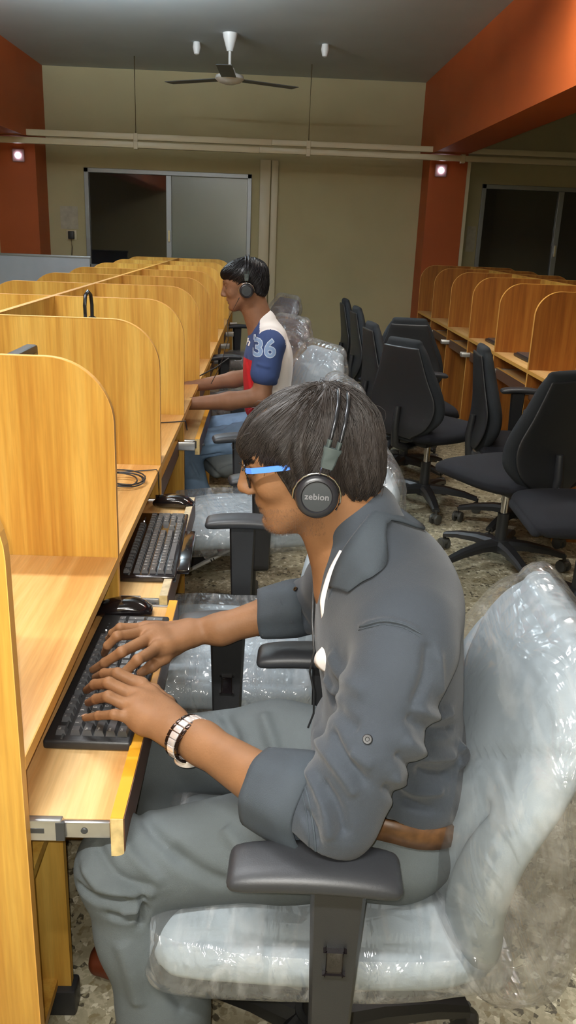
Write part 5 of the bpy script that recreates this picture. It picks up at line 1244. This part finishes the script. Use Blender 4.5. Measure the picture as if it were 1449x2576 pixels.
# T-shirt
f = Field((-.20, 3.44, .58), (.19, 4.0, 1.12), .0045)
f.ell((.012, 3.72, .90), (.108, .182, .13)); f.ell((.01, 3.72, .78), (.106, .165, .16), None, .05); f.ell((.025, 3.72, .68), (.105, .165, .09), None, .05)
f.cap((.005, 3.72, .985), (.018, 3.56, .985), .062, .064, .03); f.cap((.005, 3.72, .985), (.018, 3.88, .985), .062, .064, .03); f.cap((.0, 3.72, 1.0), (-.015, 3.72, 1.055), .08, .058, .03)
f.chain([(.015, 3.54, .975, .064), (-.002, 3.515, .865, .062)], .02); f.chain([(.015, 3.90, .975, .064), (-.002, 3.925, .865, .062)], .02)
f.half((0, 0, .628), (0, 0, -1))
def shirt_zones(c):
    x, y, z = c[:, 0], c[:, 1], c[:, 2]; mi = np.zeros(len(c), int)
    sleeve = (np.abs(y - 3.72) > .165) & (z > .80)
    lowf = (z < .905 + .0 * x) & ~sleeve & (x < .05); mi[lowf] = 1
    back = (x > .022) & ~sleeve; mi[back] = 2
    yoke = (x > -.03) & (z > .985) & (np.abs(y - 3.72) < .19); mi[yoke] = 2
    hem = (z < .648) ; mi[hem] = 2
    return mi
fB = [([(0.0388, 3.5800, 0.8364), (0.0588, 3.5800, 0.7507), (0.0534, 3.6000, 0.6585)], .012, .005), ([(0.0843, 3.6000, 1.0043), (0.1030, 3.6000, 0.8696), (0.1025, 3.6000, 0.7484)], .012, -.005), ([(-0.0831, 3.6000, 0.9143), (-0.0594, 3.6000, 0.7778)], .010, -.005), ([(-0.0383, 3.4600, 0.9115), (0.0197, 3.4600, 0.8971)], .008, .004)]
o, bv_, bf_ = grab('t_shirt', f, None, RB, 2, fB, .002, 34, shirt_zones, [M['navyT'], M['redT'], M['whitecloth']]); wo(o)
tb = BVHTree.FromPolygons([tuple(v) for v in bv_], [tuple(q) for q in bf_])
def projtext(name, body, size, p, m, root, off=.0015, bold=0, space=1.0, shear=0):
    cu = bpy.data.curves.new('t', 'FONT'); cu.body = body; cu.size = size; cu.align_x = 'CENTER'; cu.align_y = 'CENTER'; cu.offset = bold; cu.space_character = space; cu.shear = shear; cu.resolution_u = 3
    t = bpy.data.objects.new('t', cu); COL.objects.link(t); dg = bpy.context.evaluated_depsgraph_get(); me = bpy.data.meshes.new_from_object(t.evaluated_get(dg)); bpy.data.objects.remove(t)
    bm = bmesh.new(); bm.from_mesh(me); bmesh.ops.triangulate(bm, faces=bm.faces); bmesh.ops.subdivide_edges(bm, edges=bm.edges, cuts=3, use_grid_fill=True)
    miss = []
    for v in bm.verts:
        q = V((p[0] + v.co.x, 3.2, p[2] + v.co.y)); h = tb.ray_cast(q, V((0, 1, 0)))
        if h[0]: v.co = h[0] + h[1] * off
        else: miss.append(v)
    bmesh.ops.delete(bm, geom=miss, context='VERTS')
    me2 = bpy.data.meshes.new(name); bm.to_mesh(me2); bm.free(); return wo(mobj(name, me2, m, root))
M['numblue'] = mat('number_outline', srgb(132, 158, 196), .8); M['numlt'] = mat('number_fill', srgb(190, 205, 222), .8)
projtext('number_print', '36', .098, (-0.0087, 3.4600, 0.9695), M['numlt'], RB, .0014, .0045)['label'] = 'pale block number 36 on the sleeve'
projtext('number_print', '36', .098, (-0.0087, 3.4600, 0.9695), M['numblue'], RB, .0022, .0012)['label'] = 'blue inner lines of the number 36'
projtext('script_print', 'esh', .040, (-0.0962, 3.6000, 0.9712), M['whitecloth'], RB, .0018, .0012, .9, .35)['label'] = 'white script lettering on the chest'
# jeans
f = Field((-.45, 3.44, .05), (.20, 4.0, .70), .005)
f.ell((.03, 3.72, .58), (.115, .165, .09)); f.chain([(.03, 3.64, .568, .085), (-.33, 3.60, .518, .060)], .03); f.chain([(-.34, 3.60, .50, .060), (-.28, 3.54, .30, .055), (-.215, 3.47, .15, .056)], .03)
f.chain([(.03, 3.80, .568, .085), (-.35, 3.86, .522, .060)], .03); f.chain([(-.36, 3.86, .50, .060), (-.30, 3.86, .12, .055)], .03); f.half((0, 0, .66), (0, 0, 1))
fJ = [([(-0.1123, 3.6000, 0.6531), (-0.1794, 3.5600, 0.6155), (-0.2485, 3.5600, 0.6043)], .010, -.006), ([(-0.0755, 3.5600, 0.6100), (-0.1777, 3.5400, 0.5582), (-0.2812, 3.5400, 0.5370)], .010, .006), ([(-0.1770, 3.5400, 0.5046), (-0.2811, 3.5400, 0.4833)], .008, -.005), ([(-0.3158, 3.5400, 0.4642), (-0.2792, 3.5200, 0.3985)], .008, .005)]
o, _, _ = grab('jeans', f, M['jeansB'], RB, 2, fJ, .002, 40); wo(o)
# sneaker, heel raised
def sneaker(loc, rz, pitch):
    bm = bmesh.new()
    o = loft('sneaker', [(-.15, .030, .030, .016), (-.12, .040, .042, .028), (-.05, .050, .044, .036), (.02, .066, .038, .050), (.08, .075, .036, .055), (.11, .070, .030, .048)], M['shoeblk'], RB, 22, 28, 3)
    s_ = loft('sole', [(-.158, .012, .034, .010), (-.12, .011, .046, .011), (-.03, .011, .044, .011), (.06, .012, .040, .012), (.118, .014, .034, .012)], M['sole'], o, 20, 28, 3)
    p1 = box('side_patch', (-.02, -.0475, .03), (.045, -.040, .098), mat('shoe_white_print', srgb(200, 200, 200), .7, noise_amt=.5, nscale=60), o, .006); p2 = box('heel_patch', (.048, -.046, .03), (.10, -.036, .105), M['redshoe'], o, .006)
    for k in range(2): box('sole_mark', (.0 + k * .012, -.0465, .006), (.005 + k * .012, -.0430, .017), M['shoeblk'], o)
    o.matrix_parent_inverse = Matrix.Translation(-V(RB.location)); o.location = loc; o.rotation_euler = (0, pitch, rz)
M['redshoe'] = mat('red_canvas', srgb(150, 22, 42), .8)
sneaker((-.215, 3.415, .055), math.radians(8), math.radians(-26)); sneaker((-.28, 3.86, .0), 0, 0)
headphones('black headphones worn by the man in the numbered T-shirt', (-0.0899, 3.6320, 1.1898), .089, (-.092, 3.72, 1.332), 0, .030, (0, 0, .08), None, HB,
           [(-.12, 3.65, 1.16), (-.17, 3.66, 1.06), (-.165, 3.64, .98), (-.20, 3.66, .86), (-.24, 3.7, .78)])
# headset resting on top of a monitor in the third booth
monitor(-.62, 2.80, .80, 'black monitor in the third booth, hidden but for the headset resting on it', rz=0)
r = empty('headset', (-.635, 3.05, .0), 1.35, 'dark headset standing upright in the third booth, seen above the partition', 'headset')
box('mount_stand', (-.05, -.03, ZD + .001), (.05, .03, ZD + .012), M['blk'], r, .003); tube('stand_pole', [(0, 0, ZD + .01), (0, 0, 1.10)], .006, M['blk'], r)
tube('head_band', [(-.028, 0, 1.10), (-.03, 0, 1.16), (-.022, 0, 1.195), (0, 0, 1.207), (.022, 0, 1.195), (.03, 0, 1.16), (.028, 0, 1.10)], .0065, M['bandblk'], r, 10)
for s_ in (-1, 1): lathe('ear_cup', [(0, -.008), (.022, -.008), (.026, 0), (.022, .010), (0, .012)], (s_ * .03, 0, 1.095), M['cupring'], r, axis=(s_, 0, 0), n=24)
